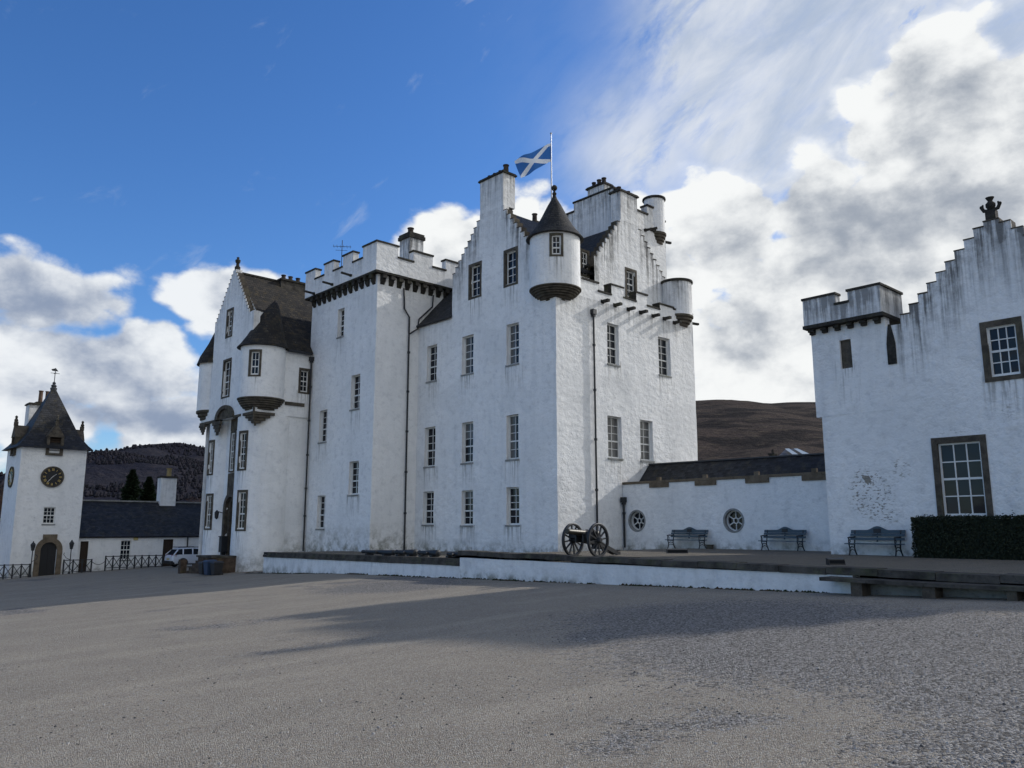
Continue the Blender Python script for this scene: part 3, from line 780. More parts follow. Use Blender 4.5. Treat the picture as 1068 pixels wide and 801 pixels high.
# parapet along the sunlit front
def mx(px, py): return onY(YM, px, py).x
par = [(XM, mx(607.6, 291), 14.2, 15.22), (mx(607.6, 291), mx(624, 296), 14.2, 15.2), (mx(624, 300), mx(637, 300), 14.2, 14.74), (mx(637, 300), mx(650, 300), 14.2, 15.36),
       (mx(650, 310), mx(663, 310), 14.2, 14.78), (mx(663, 310), mx(675, 310), 14.2, 15.36), (mx(675, 318), mx(687.6, 318), 14.2, 14.72), (mx(687.6, 318), mx(702, 318), 14.2, 15.08), (mx(702, 318), 42.5, 14.2, 15.0)]
facade(body, PR, par, thick=.45, back=True, grime=.35, glen=.9, baselen=0)
# set-back gable with the chimney on the sunlit front
YG = 30.17; PG = PY(YG)
rg = crow_rects(34.35, 17.0, 36.78, 20.0, 38.56, 20.0, 41.15, 17.1, 9, 9, 17.0, 20.2)
gw = rectY(YG, 653.6, 662.5, 283, 310)
facade(body, PG, [(34.35, 41.15, 14.2, 17.0)] + rg, [gw], thick=.45, gfun=lambda u, z: .6 if 36.7 < u < 38.6 else 1.15, glen=4.2, baselen=0)
dw = [rectY(30.7, 606.8, 613.2, 263, 287)]
facade(body, PY(30.7), [(30.3, 34.5, 14.2, 16.75)], dw, thick=.2, grime=.7, glen=2.5, baselen=0)
# the sides away from the viewer
close_walls(body, [[(42.5, YM, 0), (42.5, 41.45, 0), (42.5, 41.45, 14.2), (42.5, YM, 14.2)], [(XM, 41.45, 0), (42.5, 41.45, 0), (42.5, 41.45, 14.3), (XM, 41.45, 14.3)],
                   [(XM + .4, 37.99, 14.2), (38, 37.99, 14.2), (38, 37.99, 16.7), (XM + .4, 37.99, 16.7)], [(41.15, YG, 14.2), (41.15, 40, 14.2), (41.15, 40, 17.0), (41.15, YG, 17.0)]])
facade(body, PX(33.2), [(38, 40.8, 14.2, 18.6)], [], thick=.4, grime=.5, baselen=0)  # block added behind the lean-to to keep sun off the square tower
close_walls(body, [[(33.2, 38, 14), (40, 38, 14), (40, 38, 18.6), (33.2, 38, 18.6)], [(33.2, 40.8, 14), (40, 40.8, 14), (40, 40.8, 18.6), (33.2, 40.8, 18.6)], [(33.2, 38, 18.59), (40, 38, 18.59), (40, 40.8, 18.59), (33.2, 40.8, 18.59)]])
# high square tower behind
XT, YT = onY(30.95, 640, 215).x, 30.95
yT1 = onX(XT, 598.4, 213).y; yT2 = onX(XT, 591, 223).y; xT2 = 42.4
zTa = onX(XT, 615, 206).z; zTb = onX(XT, 595, 223).z; zTc = onY(YT, 668, 221.5).z; zTd = onY(YT, 680, 217).z
facade(body, PX(XT), [(YT, yT1, 15, zTa), (yT1, yT2 + 2.5, 15, zTb)], thick=.5, back=True, grime=1.0, glen=3.6, baselen=0)
xm1, xm2 = onY(YT, 675, 217).x, onY(YT, 684, 219).x
facade(body, PY(YT), [(XT, xm1, 14.2, zTc), (xm1, xm2, 14.2, zTd), (xm2, xT2, 14.2, zTc)], thick=.5, back=True, grime=.75, glen=2.6, baselen=0)
close_walls(body, [[(xT2, YT, 14), (xT2, 38, 14), (xT2, 38, zTc), (xT2, YT, zTc)], [(XT, 38, 15), (xT2, 38, 15), (xT2, 38, zTc), (XT, 38, zTc)]])
body.build('wall', M['wall'], keep, jitter=.032)
# windows
for i, h in enumerate(Lw): window(keep, PL, h, 2, 5, rev=.30, blind=(False, 'half', 'half', False, .6, 'half', False, .62, False)[i])
for h in Lg: window(keep, PL, h, 2, 4, rev=.22, surround=.16)
for i, h in enumerate(Rw): window(keep, PR, h, 2, 5, rev=.30, blind=(i > 1))
window(keep, PG, gw, 2, 4, rev=.22, surround=.15)
for h in dw: window(keep, PY(30.7), h, 2, 4, rev=.16, surround=.14)
# roofs
rf = MB()
ZR = 20.42
slab_roof(rf, [(XM + .35, 34.38, ZR), (XT + .3, 34.38, ZR), (XT + .3, 30.45, 16.32), (XM + .35, 30.45, 16.32)])
slab_roof(rf, [(XM + .35, 34.38, ZR), (XM + .35, 38.25, 16.42), (XT + .3, 38.25, 16.42), (XT + .3, 34.38, ZR)])
slab_roof(rf, [(37.68, YG + .35, 20.55), (37.68, 39, 20.55), (34.2, 39, 16.75), (34.2, YG + .35, 16.75)])
slab_roof(rf, [(37.68, YG + .35, 20.55), (41.3, YG + .35, 16.75), (41.3, 39, 16.75), (37.68, 39, 20.55)])
rf.build('roof', M['slate'], keep)
lr = MB(); slab_roof(lr, [(XM - .12, 37.99, 14.42), (XM - .12, 41.39, 14.42), (32.6, 41.39, 17.3), (32.6, 37.99, 17.3)]); lr.build('lean_to_roof', M['slate'], keep)
gt = MB(); gt.tube([(XM - .16, 38.0, 14.36), (XM - .16, 41.36, 14.36)], .085, 8); gt.build('gutter', M['iron'], keep)
fl = MB(); fl.box(XM + .5, 42.2, YM + .46, 41.2, 14.05, 14.19); fl.build('roof_walk', M['lead'], keep); fl = MB(); fl.box(XT + .5, xT2 - .3, YT + .5, 37.8, zTc - 1.0, zTc - .9); fl.build('roof_walk', M['lead'], keep)
crow_caps(keep, PL, gab[1:], .45); crow_caps(keep, PG, rg[1:], .45)
cp = MB(); coping(cp, PR, [(a, b, z) for a, b, _, z in par[1:]], .45, .10, .05); cp.build('parapet_coping', M['dark_stone'], keep)
for i in (3, 5, 7):
    cp = MB(); cp.pbox(PR, par[i][0] - .035, par[i][0] + .02, par[i - 1][3] + .105, par[i][3] - .002, -.03, .48); cp.build('merlon_cheek', M['dark_stone'], keep)
cp = MB()
coping(cp, PX(XT), [(YT, yT1, zTa), (yT1, yT2 + 2.5, zTb)], .5, .12, .06); coping(cp, PY(YT), [(XT + .66, xm1, zTc), (xm1, xm2, zTd), (xm2, xT2, zTc)], .5, .125, .055)
cp.build('parapet_coping', M['dark_stone'], keep)
# chimneys
chimney(keep, XM, XM + .95, 33.36, 35.41, 20.2, 22.22, [(XM + .47, 33.62, 1.25), (XM + .47, 34.12, .8), (XM + .47, 34.62, .8), (XM + .47, 35.1, .8)], grime=.8, pot_h=.42)
chimney(keep, 36.86, 38.5, YG, YG + .75, 20.2, 22.05, [(37.2, YG + .37, 1.0), (38.1, YG + .37, .9)], grime=.9, pot_h=.3)
chimney(keep, XT + .015, XT + .75, 31.7, 33.1, zTa + .15, zTa + .55, [(XT + .36, 32.0, 1.1), (XT + .36, 32.4, 1.1), (XT + .36, 32.85, 1.0)], grime=.9, pot_h=.38)
chimney(keep, 36.2, 36.8, 37.0, 37.6, zTb - 2.5, zTb - .15, [(36.5, 37.3, 1.3)], grime=.9, pot_h=.45)
# corner turret
TX, TY, TR = 30.64, 29.74, 1.37
def turret(root, cx, cy, R, z0, z1, win=None, corb=(), cone=None, slate='turret_slate', rim=None, ball=True, grime=.0, R0=.35, name='turret', lean=None):
    a = atan2(EYE.y - cy, EYE.x - cx); P = PC(cx, cy, R, a - pi)
    holes = []
    if win:
        uc = ((cyl_u(cx, cy, R, (win[2] + win[3]) / 2, win[0]) - (a - pi)) % (2 * pi)) * R; w = win[1] / 2
        holes = [(uc - w, uc + w, win[2], win[3])]
    b = MB(); facade(b, P, [(0, 2 * pi * R, z0, z1)], holes, rev=.2, thick=.0, cell=.22, grime=grime, glen=2.5, baselen=0)
    t = b.build(name, M['wall'], root, jitter=.012)
    if win: window(root, P, holes[0], 2, win[4], rev=.16, surround=win[5], proud=.03)
    if corb:
        c = MB(); c.lathe(ringed(R0, R + .10, corb[0], corb[1], corb[2]), cx, cy, 48); c.build('corbel_base', M['stone' if corb[3] else 'dark_stone'], t, smooth=True)
    if cone:
        c = MB(); c.lathe(cone, cx, cy, 48)
        if lean:
            za_, zb2 = cone[0][1], cone[-1][1]; n0_ = len(c.v)
            for i_ in range(n0_):
                t_ = max(0, (c.v[i_].z - za_ - .1) / (zb2 - za_ - .1)); t_ = t_ ** 1.15; c.v[i_].x += lean[0] * t_; c.v[i_].y += lean[1] * t_
        c.build('turret_roof', M[slate], t, smooth=True)
        if ball:
            q = MB(); zt = cone[-1][1]; q.lathe([(.09, zt - .12), (.13, zt), (.07, zt + .08), (.05, zt + .2)], cx, cy, 14); q.sphere((cx, cy, zt + .33), .17, 14); q.build('finial', M['dark_stone'], t, smooth=True)
    if rim:
        c = MB(); c.lathe([(R - .02, rim), (R + .08, rim + .01), (R + .10, rim + .06), (R + .08, rim + .15), (R - .3, rim + .16), (R - .3, rim - .5), (.02, rim - .52)], cx, cy, 44); c.build('turret_rim', M['dark_stone'], t, smooth=True)
    return t
zt = lambda py: zat(TX, TY, py)
zb_, zt_ = zt(303), zt(250)
turret(keep, TX, TY, TR, zb_, zt_, (580.3, .50, zt(274), zt(254.5), 3, .12), (zt(316), zb_ + .02, 7, True),
       [(TR - .05, zt_ - .02), (TR + .10, zt_ - .06), (TR + .22, zt_ - .04), (TR + .04, zt_ + .20), (TR * .74, zt_ + .72), (TR * .53, zt_ + 1.25), (TR * .28, zt_ + 1.95), (TR * .12, zt(208)), (.05, zt(202))])
# open round bartizans at the right corners of the sunlit front
bx, by = 41.55, 29.62; zz = lambda py: zat(bx, by, py)
turret(keep, bx, by, .95, zz(331), zz(297), None, (zz(345), zz(331) + .02, 5, True), rim=zz(297), grime=.9, R0=.18, name='bartizan')
hx, hy = 41.75, 31.3; z2 = lambda py: zat(hx, hy, py)
turret(keep, hx, hy, .68, z2(245), z2(210), None, (z2(259), z2(245) + .02, 5, True), rim=z2(210), grime=.3, R0=.18, name='bartizan')
lb = MB(); lb.box(xm1 + .2, 42.2, YT - .12, YT + .3, z2(246), z2(243)); lb.build('corbel_course', M['dark_stone'], keep)
# water spouts
for px, py in [(628, 314.7), (641, 318.5), (655, 322.7), (668, 326), (680.6, 329.7), (692.5, 332.5), (703, 336.7)]:
    p = onY(YM, px, py); spout(keep, p + Vector((0, .1, .0)), p + Vector((0, -.5, .0)), .2, .15)
p = onY(bx and 29.3, 724, 334.6); spout(keep, (bx + .7, by - .1, zz(334.5)), (bx + 1.75, by - .35, zz(334.5)))
spout(keep, (hx + .5, hy - .1, z2(250)), (hx + 1.3, hy - .3, z2(250)))
p = onY(YT, 672, 240); spout(keep, p + Vector((0, .1, 0)), p + Vector((.3, -.8, 0)), .14, .12)
# rain pipes
a = onY(YM - .12, 619, 327); b = onY(YM - .12, 621.5, 500)
drainpipe(keep, [(a.x, YM - .12, a.z - .05), (a.x, YM - .12, .62)], brackets=(11.5, 9, 6.3, 3.6))

# ================================================================== SQUARE TOWER (battlemented, corbelled parapet)
XS, YS = 26.85, 41.4
sq = thing('square_tower', 'white square tower with crenellated parapet on dark corbels left of the keep', 'castle', (29, 45, .3))
PSL, PSR = PX(XS), PY(YS)
Sw = [rectX(XS, *q) for q in [(352.3, 359, 322, 351), (366, 375.2, 391, 426.5), (333, 341, 428, 461), (363.8, 373.7, 481, 516), (330.7, 338.7, 517, 551.5)]]
b = MB()
facade(b, PSL, [(YS, 49.45, -1.0, 17.35)], Sw, grime=.25, glen=3.5, zbase=.1, baselen=1.9, thick=0)
facade(b, PSR, [(XS, 33.5, -.3, 17.35)], [], grime=.3, glen=3, zbase=.2, baselen=1.9, thick=0)
close_walls(b, [[(33.5, YS, 0), (33.5, 49.45, 0), (33.5, 49.45, 17.35), (33.5, YS, 17.35)], [(XS, 49.45, 0), (33.5, 49.45, 0), (33.5, 49.45, 17.35), (XS, 49.45, 17.35)]])
XP, YP = XS - .36, YS - .36
def py_(px): return onX(XP, px, 275).y
ed = [py_(q) for q in (392.3, 378, 368, 357.4, 348, 338.5, 329.4, 319.5)]
ed[0] = YP
tall, low, zp0 = 19.15, 18.42, 17.36
pl = [(ed[i], ed[i + 1], zp0, tall if i % 2 == 0 else low) for i in range(7)]
facade(b, PX(XP), pl, thick=.42, back=True, grime=.55, glen=1.5, baselen=0, bottoms=True)
ex = [XP] + [onY(YP, q, 265).x for q in (415.5, 431.4, 451.6, 465, 486)]
pr = [(ex[i], ex[i + 1], zp0, tall if i % 2 == 0 else low) for i in range(5)] + [(ex[5], 33.9, zp0, low)]
facade(b, PY(YP), pr, thick=.42, back=True, grime=.4, glen=1.4, baselen=0, bottoms=True)
pb = [(ed[7] + 0, zp0)]
close_walls(b, [[(XP, ed[7], zp0), (33.9, ed[7], zp0), (33.9, ed[7], tall), (XP, ed[7], tall)], [(33.9, YP, zp0), (33.9, ed[7], zp0), (33.9, ed[7], low), (33.9, YP, low)]])
b.build('wall', M['wall'], sq, jitter=.02)
for h in Sw: window(sq, PSL, h, 2, 5, rev=.30)
c = MB(); coping(c, PX(XP), [(p[0], p[1], p[3]) for p in pl], .42, .11, .05); coping(c, PY(YP), [(p[0] + (.5 if i == 0 else 0), p[1], p[3]) for i, p in enumerate(pr)], .42, .114, .054)
c.build('parapet_coping', M['dark_stone'], sq)
c = MB(); c.box(XP + .012, XS + .2, YP + .012, ed[7] - .02, zp0 - .13, zp0 - .004); c.box(XS + .2, 33.8, YP + .012, YS + .2, zp0 - .131, zp0 - .005); c.build('corbel_course', M['dark_stone'], sq)
c = MB()
c.hexa([(-.02, -.15, -.62), (.04, -.15, -.62), (.04, .15, -.62), (-.02, .15, -.62), (-.17, -.15, -.42), (.04, -.15, -.42), (.04, .15, -.42), (-.17, .15, -.42)])
c.box(-.175, .04, -.155, .155, -.42, -.26); c.box(-.32, .04, -.15, .15, -.26, 0)
cb = c.build('corbel', M['dark_stone'], sq, local=True)
def corb_copy(x, y, rz, first=[True]):
    o = cb if first[0] else cb.copy()
    if not first[0]: COL.objects.link(o); o.parent = sq
    first[0] = False
    o.location = (x - 29, y - 45, zp0 - .13 - .3); o.rotation_euler = (0, 0, rz)
for k in range(12): corb_copy(XS, YS + .35 + k * 8.0 / 12, 0)
for k in range(9): corb_copy(XS + .35 + k * .62, YS, pi / 2)
for px, py in [(328, 306.5), (347, 297), (366.5, 287.5)]:
    p = onX(XP, px, py); spout(sq, p + Vector((.1, 0, 0)), p + Vector((-.75, 0, .05)), .13, .11)
fl = MB(); fl.box(XP + .4, 33.6, YP + .4, ed[7] - .1, 17.5, 17.6); fl.build('roof_walk', M['lead'], sq)
yc = 44.0; xa, xb = onY(yc, 427.4, 255).x, onY(yc, 441.5, 258).x; y1 = onX(xa, 417, 252).y; zc = onY(yc, 427.4, 247).z
chimney(sq, xa, xb, yc, y1, 17.5, zc, [((xa + xb) / 2 - .1, (yc + y1) / 2, 1.6)], grime=1.4, capt=.4, pot_h=.32, name='cap_house')
# rain pipes down the right face and in the left corner
q = lambda px, py, o=.13: tuple(onY(YS - o, px, py))
drainpipe(sq, [q(421.5, 300.6), q(421.8, 322), q(427, 331), (q(427, 340)[0], YS - .13, .25)], hopper=False, brackets=(12.5, 10, 7.5, 5, 2.5))
jx = q(427, 345)[0]
drainpipe(sq, [q(452, 308), q(451, 320), q(437, 333), q(435.6, 343), q(427.5, 348)], .05, hopper=False)
a = onX(XS - .13, 326.6, 376)
drainpipe(sq, [(XS - .13, 49.0, a.z), (XS - .13, 49.0, .2)], brackets=(11, 8.7, 6.4, 4.2, 2.4))

# ================================================================== ENTRANCE BLOCK (gable, round corner towers, arched door)
XE, YE = 22.91, 49.2
ent = thing('entrance_block', 'white entrance block with steep crow-stepped gable, round corner turret and mossy slate roof', 'castle', (25, 52, -1))
PEL, PER = PX(XE), PY(YE)
b = MB()
eg = crow_rects(56.25, 15.9, 53.75, 19.2, 53.25, 19.2, 50.8, 15.9, 12, 12, 15.9, 19.5)
w1 = rectX(XE, 237, 242, 324.5, 350); w2 = rectX(XE, 233, 239.6, 377, 413)
facade(b, PEL, [(YE, 57.7, 9.05, 13.6), (50.0, 56.25, 13.6, 15.9)] + eg, [w1, w2], thick=.45, grime=.55, glen=3, baselen=0, bottoms=True, rev=.22)
w3 = rectY(YE, 313.5, 321.5, 386.5, 409)
facade(b, PER, [(XE, 26.95, 8.95, 13.45)], [w3], thick=.3, grime=.1, baselen=0, bottoms=True, rev=.22)
facade(b, PY(YE + .12), [(24.9, 26.95, -1.6, 9.0)], [], grime=.1, zbase=-.9, baselen=2.6, thick=0)
XD = XE + .62; PD = PX(XD)
# recessed door bay
dC, dR = onX(XD, 239.2, 560).y, .72
zDs = onX(XD, 240, 528).z - .1
facade(b, PD, [(50.6, 57.4, -1.8, 9.05)], [(dC - dR, dC + dR, -1.8, zDs + dR)], rev=.5, thick=0, grime=.2, zbase=-1.1, baselen=.9)
corner_fill(b, PD, dC, zDs, dR, dR, dR, quads=(0, 1))
# round towers below
RX, RY, RR = 24.75, 51.05, 1.88
LX, LY, LR = 24.55, 55.75, 1.62
def cyl(cx, cy, R, z0, z1, wins, **kw):
    a = atan2(EYE.y - cy, EYE.x - cx); P = PC(cx, cy, R, a - pi); hs = []
    for px, w, za, zb in wins:
        uc = ((cyl_u(cx, cy, R, (za + zb) / 2, px) - (a - pi)) % (2 * pi)) * R; hs.append((uc - w / 2, uc + w / 2, za, zb))
    facade(b, P, [(0, 2 * pi * R, z0, z1)], hs, rev=.2, thick=0, cell=.3, grime=.1, glen=2, **kw); return P, hs
zr = lambda py: zat(22.9, 51.8, py); zl = lambda py: zat(22.95, 55.5, py)
PRt, hr_ = cyl(RX, RY, RR, -1.8, 9.05, [(251.5, .62, zr(552), zr(514)), (252.5, .62, zr(490), zr(453))], zbase=-1.1, baselen=1.7)
PLt, hl_ = cyl(LX, LY, LR, -1.8, 9.05, [(217, .62, zl(551), zl(517)), (219.3, .62, zl(494), zl(461))], zbase=-1.1, baselen=.8)
close_walls(b, [[(XE + .4, 57.6, -1.5), (30, 57.6, -1.5), (30, 57.6, 13.6), (XE + .4, 57.6, 13.6)], [(30, YE, -1), (30, 57.6, -1), (30, 57.6, 13.4), (30, YE, 13.4)],
                [(XE + .4, 50, 15.4), (XE + .4, 56.2, 15.4), (XE + .4, 53.5, 19.3)], [(XE + .3, 50.84, 13.3), (24.4, 50.84, 13.3), (24.4, 50.84, 16.1), (XE + .3, 50.84, 16.1)], [(XE, YE, 9.04), (26.9, YE, 9.04), (26.9, 57.7, 9.04), (XE, 57.7, 9.04)]])
facade(b, PX(30.2), [(57.7, 72.5, -1.5, 16.3)], [], thick=0, baselen=0)  # unseen rear wing, added to shade the clock tower and stable roof
close_walls(b, [[(30.2, 72.5, -1.5), (38, 72.5, -1.5), (38, 72.5, 16.3), (34.1, 72.5, 19.9), (30.2, 72.5, 16.3)], [(38, 49.6, -1), (38, 72.5, -1), (38, 72.5, 16.3), (38, 49.6, 16.3)]])
b.build('wall', M['wall'], ent, jitter=.018)
window(ent, PEL, w1, 2, 5, rev=.2, surround=.15); window(ent, PEL, w2, 2, 5, rev=.2, surround=.15)
window(ent, PER, w3, 2, 4, rev=.2, surround=.15)
for h in hr_: window(ent, PRt, h, 2, 5, rev=.18, surround=.14)
for h in hl_: window(ent, PLt, h, 2, 5, rev=.18, surround=.14)
w4 = rectX(XD, 242.0, 245.8, 452, 491)
window(ent, PX(XD - .1), w4, 2, 6, rev=.1, surround=.12)
c = MB(); u0, u1 = w4[0] - .2, w4[1] + .25; c.pbox(PD, u0, u1, onX(XD, 243, 518).z, w4[2] - .15, -.08, .05); c.build('carved_stone_panel', M['stone'], ent); c = MB(); c.pbox(PD, u0, u1, w4[3] + .16, 9.0, -.08, .05); c.build('carved_stone_panel', M['stone'], ent)
# door
c = MB(); arch_ring(c, PD, dC, -1.6, zDs, dR, dR + .3, -.12, .22); arch_ring(c, PD, dC, -1.6, zDs, dR - .22, dR, .12, .34); ds = c.build('door_surround', M['stone'], ent)
c = MB(); arch_panel(c, PD, dC, -1.6, zDs, dR, .42); 
for k in range(-3, 4): c.pbox(PD, dC + k * .18 - .012, dC + k * .18 + .012, -1.6, zDs + .4, .39, .425)
c.pbox(PD, dC - .5, dC + .5, .3, .38, .385, .43); c.pbox(PD, dC - .5, dC + .5, 1.9, 1.98, .385, .43)
c.build('door', M['door'], ent)
c = MB(); yl = onX(XD, 233.5, 537).y; zl_ = onX(XD, 233.5, 537).z; c.bar((XD, yl, zl_ + .1), (XD - .55, yl, zl_ + .25), .05); c.lathe([(.02, zl_ - .3), (.12, zl_ - .2), (.16, zl_ + .15), (.05, zl_ + .3)], XD - .5, yl, 8); c.build('door_lantern', M['iron'], ent)
# arch hood and corbels under the overhang
u_ = onX(XE, 235, 436).y; hs = 9.0
Ph = lambda u, z, d: Vector((XE + d, u, hs + (z - hs) * .62))
c = MB(); arch_ring(c, Ph, u_, hs, hs, 1.05, 1.45, -.16, .3, legs=False); arch_ring(c, Ph, u_, hs, hs, .0, 1.06, -.03, .05, legs=False); c.build('arch_hood', M['stone'], ent)
c = MB(); inv_pyr(c, PEL, u_ + .55, u_ + 1.85, 7.95, 8.89, .12); c.build('corbel', M['stone'], ent)
c = MB(); inv_pyr(c, PEL, 56.7, 57.7, 8.2, 8.89, .12); c.build('corbel', M['stone'], ent)
c = MB()
for k in range(5):
    f = (k + 1) / 5; r = 1.4 * f; c.box(XE - .12 * f + (1 - f) * .25, XE + r, YE - .12 * f + (1 - f) * .25, YE + r, 8.15 + k * .18, 8.15 + (k + 1) * .18 - .01)
c.build('corbel', M['stone'], ent); c = MB(); c.pbox(PEL, YE + 1.8, u_ - 1.4, 8.9, 9.06, -.08, .3); c.build('corbel_course', M['stone'], ent); c = MB(); c.pbox(PEL, u_ + 1.4, 57.7, 8.9, 9.06, -.08, .3)
c.build('corbel_course', M['stone'], ent)
# turrets
EX, EY, ER = 23.72, 49.98, 1.45; ze = lambda py: zat(EX, EY, py)
zb_, zt_ = ze(417), 13.42
turret(ent, EX, EY, ER, zb_, zt_, (265.7, .56, ze(395), ze(371.5), 3, .14), (ze(429), zb_ + .02, 6, True),
       [(ER - .05, zt_ - .02), (ER + .10, zt_ - .09), (ER + .26, zt_ - .07), (ER + .06, zt_ + .18), (ER * .84, zt_ + .8), (ER * .63, zt_ + 1.7), (ER * .44, zt_ + 2.5), (ER * .24, zt_ + 3.2), (.02, zt_ + 3.75)], slate='old_slate', ball=False, R0=.8, lean=(1.15, 1.0))
c = MB(); c.bar((XE - .02, YE - .02, ze(441)), (XE - .02, YE - .02, ze(424)), .10); c.build('corner_shaft', M['stone'], ent)
c = MB(); c.pbox(PER, EX + 1.3, 26.4, ze(421.5), ze(418), -.10, .05); c.build('string_course', M['stone'], ent)
FX, FY, FR = 23.75, 57.35, 1.25; zf = lambda py: zat(FX, FY, py)
turret(ent, FX, FY, FR, zf(430), zf(380), None, (zf(443), zf(430) + .02, 4, True), [(FR - .05, zf(380)), (FR + .2, zf(382)), (FR + .02, zf(374)), (FR * .6, zf(360)), (FR * .25, zf(345)), (.02, zf(338))], slate='old_slate', ball=False, R0=.5)
# roof
r = MB(); k_ = (19.35 - 13.36) / (53.5 - 48.95); yz = lambda z: 48.95 + (z - 13.36) / k_
slab_roof(r, [(24.1, 48.95, 13.36), (26.8, 48.95, 13.36), (26.8, 49.55, 13.36 + .6 * k_), (30.5, 49.55, 13.36 + .6 * k_), (30.5, 53.5, 19.35), (XE + .4, 53.5, 19.35), (XE + .4, yz(16.2), 16.2), (24.1, yz(16.2), 16.2)])
slab_roof(r, [(XE + .4, 53.5, 19.35), (30.5, 53.5, 19.35), (30.5, 58.1, 13.4), (XE + .4, 58.1, 13.4)])
slab_roof(r, [(30.0, 57.6, 16.2), (30.0, 72.6, 16.2), (34.1, 72.6, 19.9), (34.1, 57.6, 19.9)]); slab_roof(r, [(34.1, 57.6, 19.9), (34.1, 72.6, 19.9), (38.2, 72.6, 16.2), (38.2, 57.6, 16.2)])  # roof of the unseen wing added for its shade
r.build('roof', M['old_slate'], ent)
c = MB(); c.bar((XE + .45, 53.5, 19.37), (30.5, 53.5, 19.37), .22, .12); c.build('ridge', M['dark_stone'], ent)
c = MB(); c.tube([(24.9, 48.9, 13.28), (26.7, 48.9, 13.28)], .08, 8); c.build('gutter', M['iron'], ent)
crow_caps(ent, PEL, eg[1:], .45, .035)
c = MB(); c.lathe([(.2, 19.5), (.2, 19.75), (.13, 19.8), (.10, 20.0), (.17, 20.1), (.19, 20.25), (.08, 20.33), (.10, 20.45), (.02, 20.5)], XE + .2, 53.5, 10); c.build('finial', M['dark_stone'], ent, smooth=True)
cy_ = 53.5; cxm = onY(53.5, 304, 296).x
chimney(ent, cxm - 1.0, cxm + 1.1, 53.1, 53.9, 18.6, onY(53.5, 304, 296).z, [(cxm - .65, 53.5, 1.2), (cxm - .1, 53.5, 1.2), (cxm + .5, 53.5, 1.2)], grime=1.6, pot_h=.3, mat='coping')

# ================================================================== LOW RANGE between keep and gabled wing
XW = 35.2; PW = PX(XW)
lowr = thing('low_range', 'low white range with two round oculus windows and a long slate roof', 'building', (36, 22, .6))
oc = [onX(XW, 664.3, 543.2), onX(XW, 765.2, 543)]; orad = .50
hs_ = [(o.y - orad, o.y + orad, o.z - orad, o.z + orad) for o in oc]
zwe = 4.02
b = MB(); facade(b, PW, [(14.0, YM - .02, .2, zwe)], hs_, rev=.32, thick=.4, back=True, grime=.12, glen=1.5, zbase=.5, baselen=.7, stains=False)
for o in oc: corner_fill(b, PW, o.y, o.z, orad, orad, orad, d=-.001)
close_walls(b, [[(40.5, 14, 0), (40.5, 29.1, 0), (40.5, 29.1, 4.2), (40.5, 14, 4.2)]])
b.build('wall', M['wall'], lowr, jitter=.015)
r = MB(); slab_roof(r, [(36.55, 14.0, 4.15), (36.55, YM - .03, 4.15), (37.62, YM - .03, 5.26), (37.62, 14.0, 5.14)]); slab_roof(r, [(37.62, 14.0, 5.14), (37.62, YM - .03, 5.26), (40.6, YM - .03, 4.1), (40.6, 14, 4.1)])
r.build('roof', M['slate'], lowr)
c = MB(); c.bar((37.62, 14, 5.15), (37.62, YM - .05, 5.27), .2, .07); c.build('ridge', M['lead'], lowr)
c = MB(); c.box(35.55, 36.6, 14.1, YM - .05, 3.98, 4.1); c.build('parapet_gutter', M['lead'], lowr)
c = MB(); c.pbox(PW, 14.1, YM - .05, zwe + .003, zwe + .13, -.07, .46); c.build('eaves_course', M['tan_stone'], lowr)
for px in (687.5, 736, 790, 850.5):
    y = onX(XW, px, 503).y; c = MB(); c.pbox(PW, y - .62, y + .62, zwe - .24, zwe - .002, -.075, .02); c.pbox(PW, y - .12, y + .12, zwe + .0, zwe + .3, -.09, .06); c.build('gutter_outlet', M['tan_stone'], lowr)
for o in oc:
    c = MB()
    for rr, w, d0, d1 in ((orad, .055, .17, .30), (.15, .04, .19, .28)):
        arch_ring(c, PW, o.y, o.z, o.z, rr - w, rr, d0, d1, 16, False)
        arch_ring(c, lambda u, z, d: PW(u, 2 * o.z - z, d), o.y, o.z, o.z, rr - w, rr, d0, d1, 16, False)
    for k in range(6):
        a = pi / 6 + k * pi / 3; c.bar(PW(o.y + .15 * cos(a), o.z + .15 * sin(a), .235), PW(o.y + .46 * cos(a), o.z + .46 * sin(a), .235), .034, .05)
    w = c.build('oculus_window', M['white_paint'], lowr)
    c = MB(); c.poly([PW(o.y + .5 * cos(2 * pi * k / 28), o.z + .5 * sin(2 * pi * k / 28), .27) for k in range(28)]); c.build('pane', M['pane'], w)
    c = MB()
    for sg in (1, -1): arch_ring(c, (lambda u, z, d: PW(u, z, d)) if sg == 1 else (lambda u, z, d: PW(u, 2 * o.z - z, d)), o.y, o.z, o.z, orad - .004, orad + .09, -.02, .16, 16, False)
    c.build('surround', M['grey_panel'], w)
a = onX(XW - .1, 649.5, 524); drainpipe(lowr, [(XW - .12, YM - .18, a.z), (XW - .12, YM - .18, .62)], brackets=(2.4,))

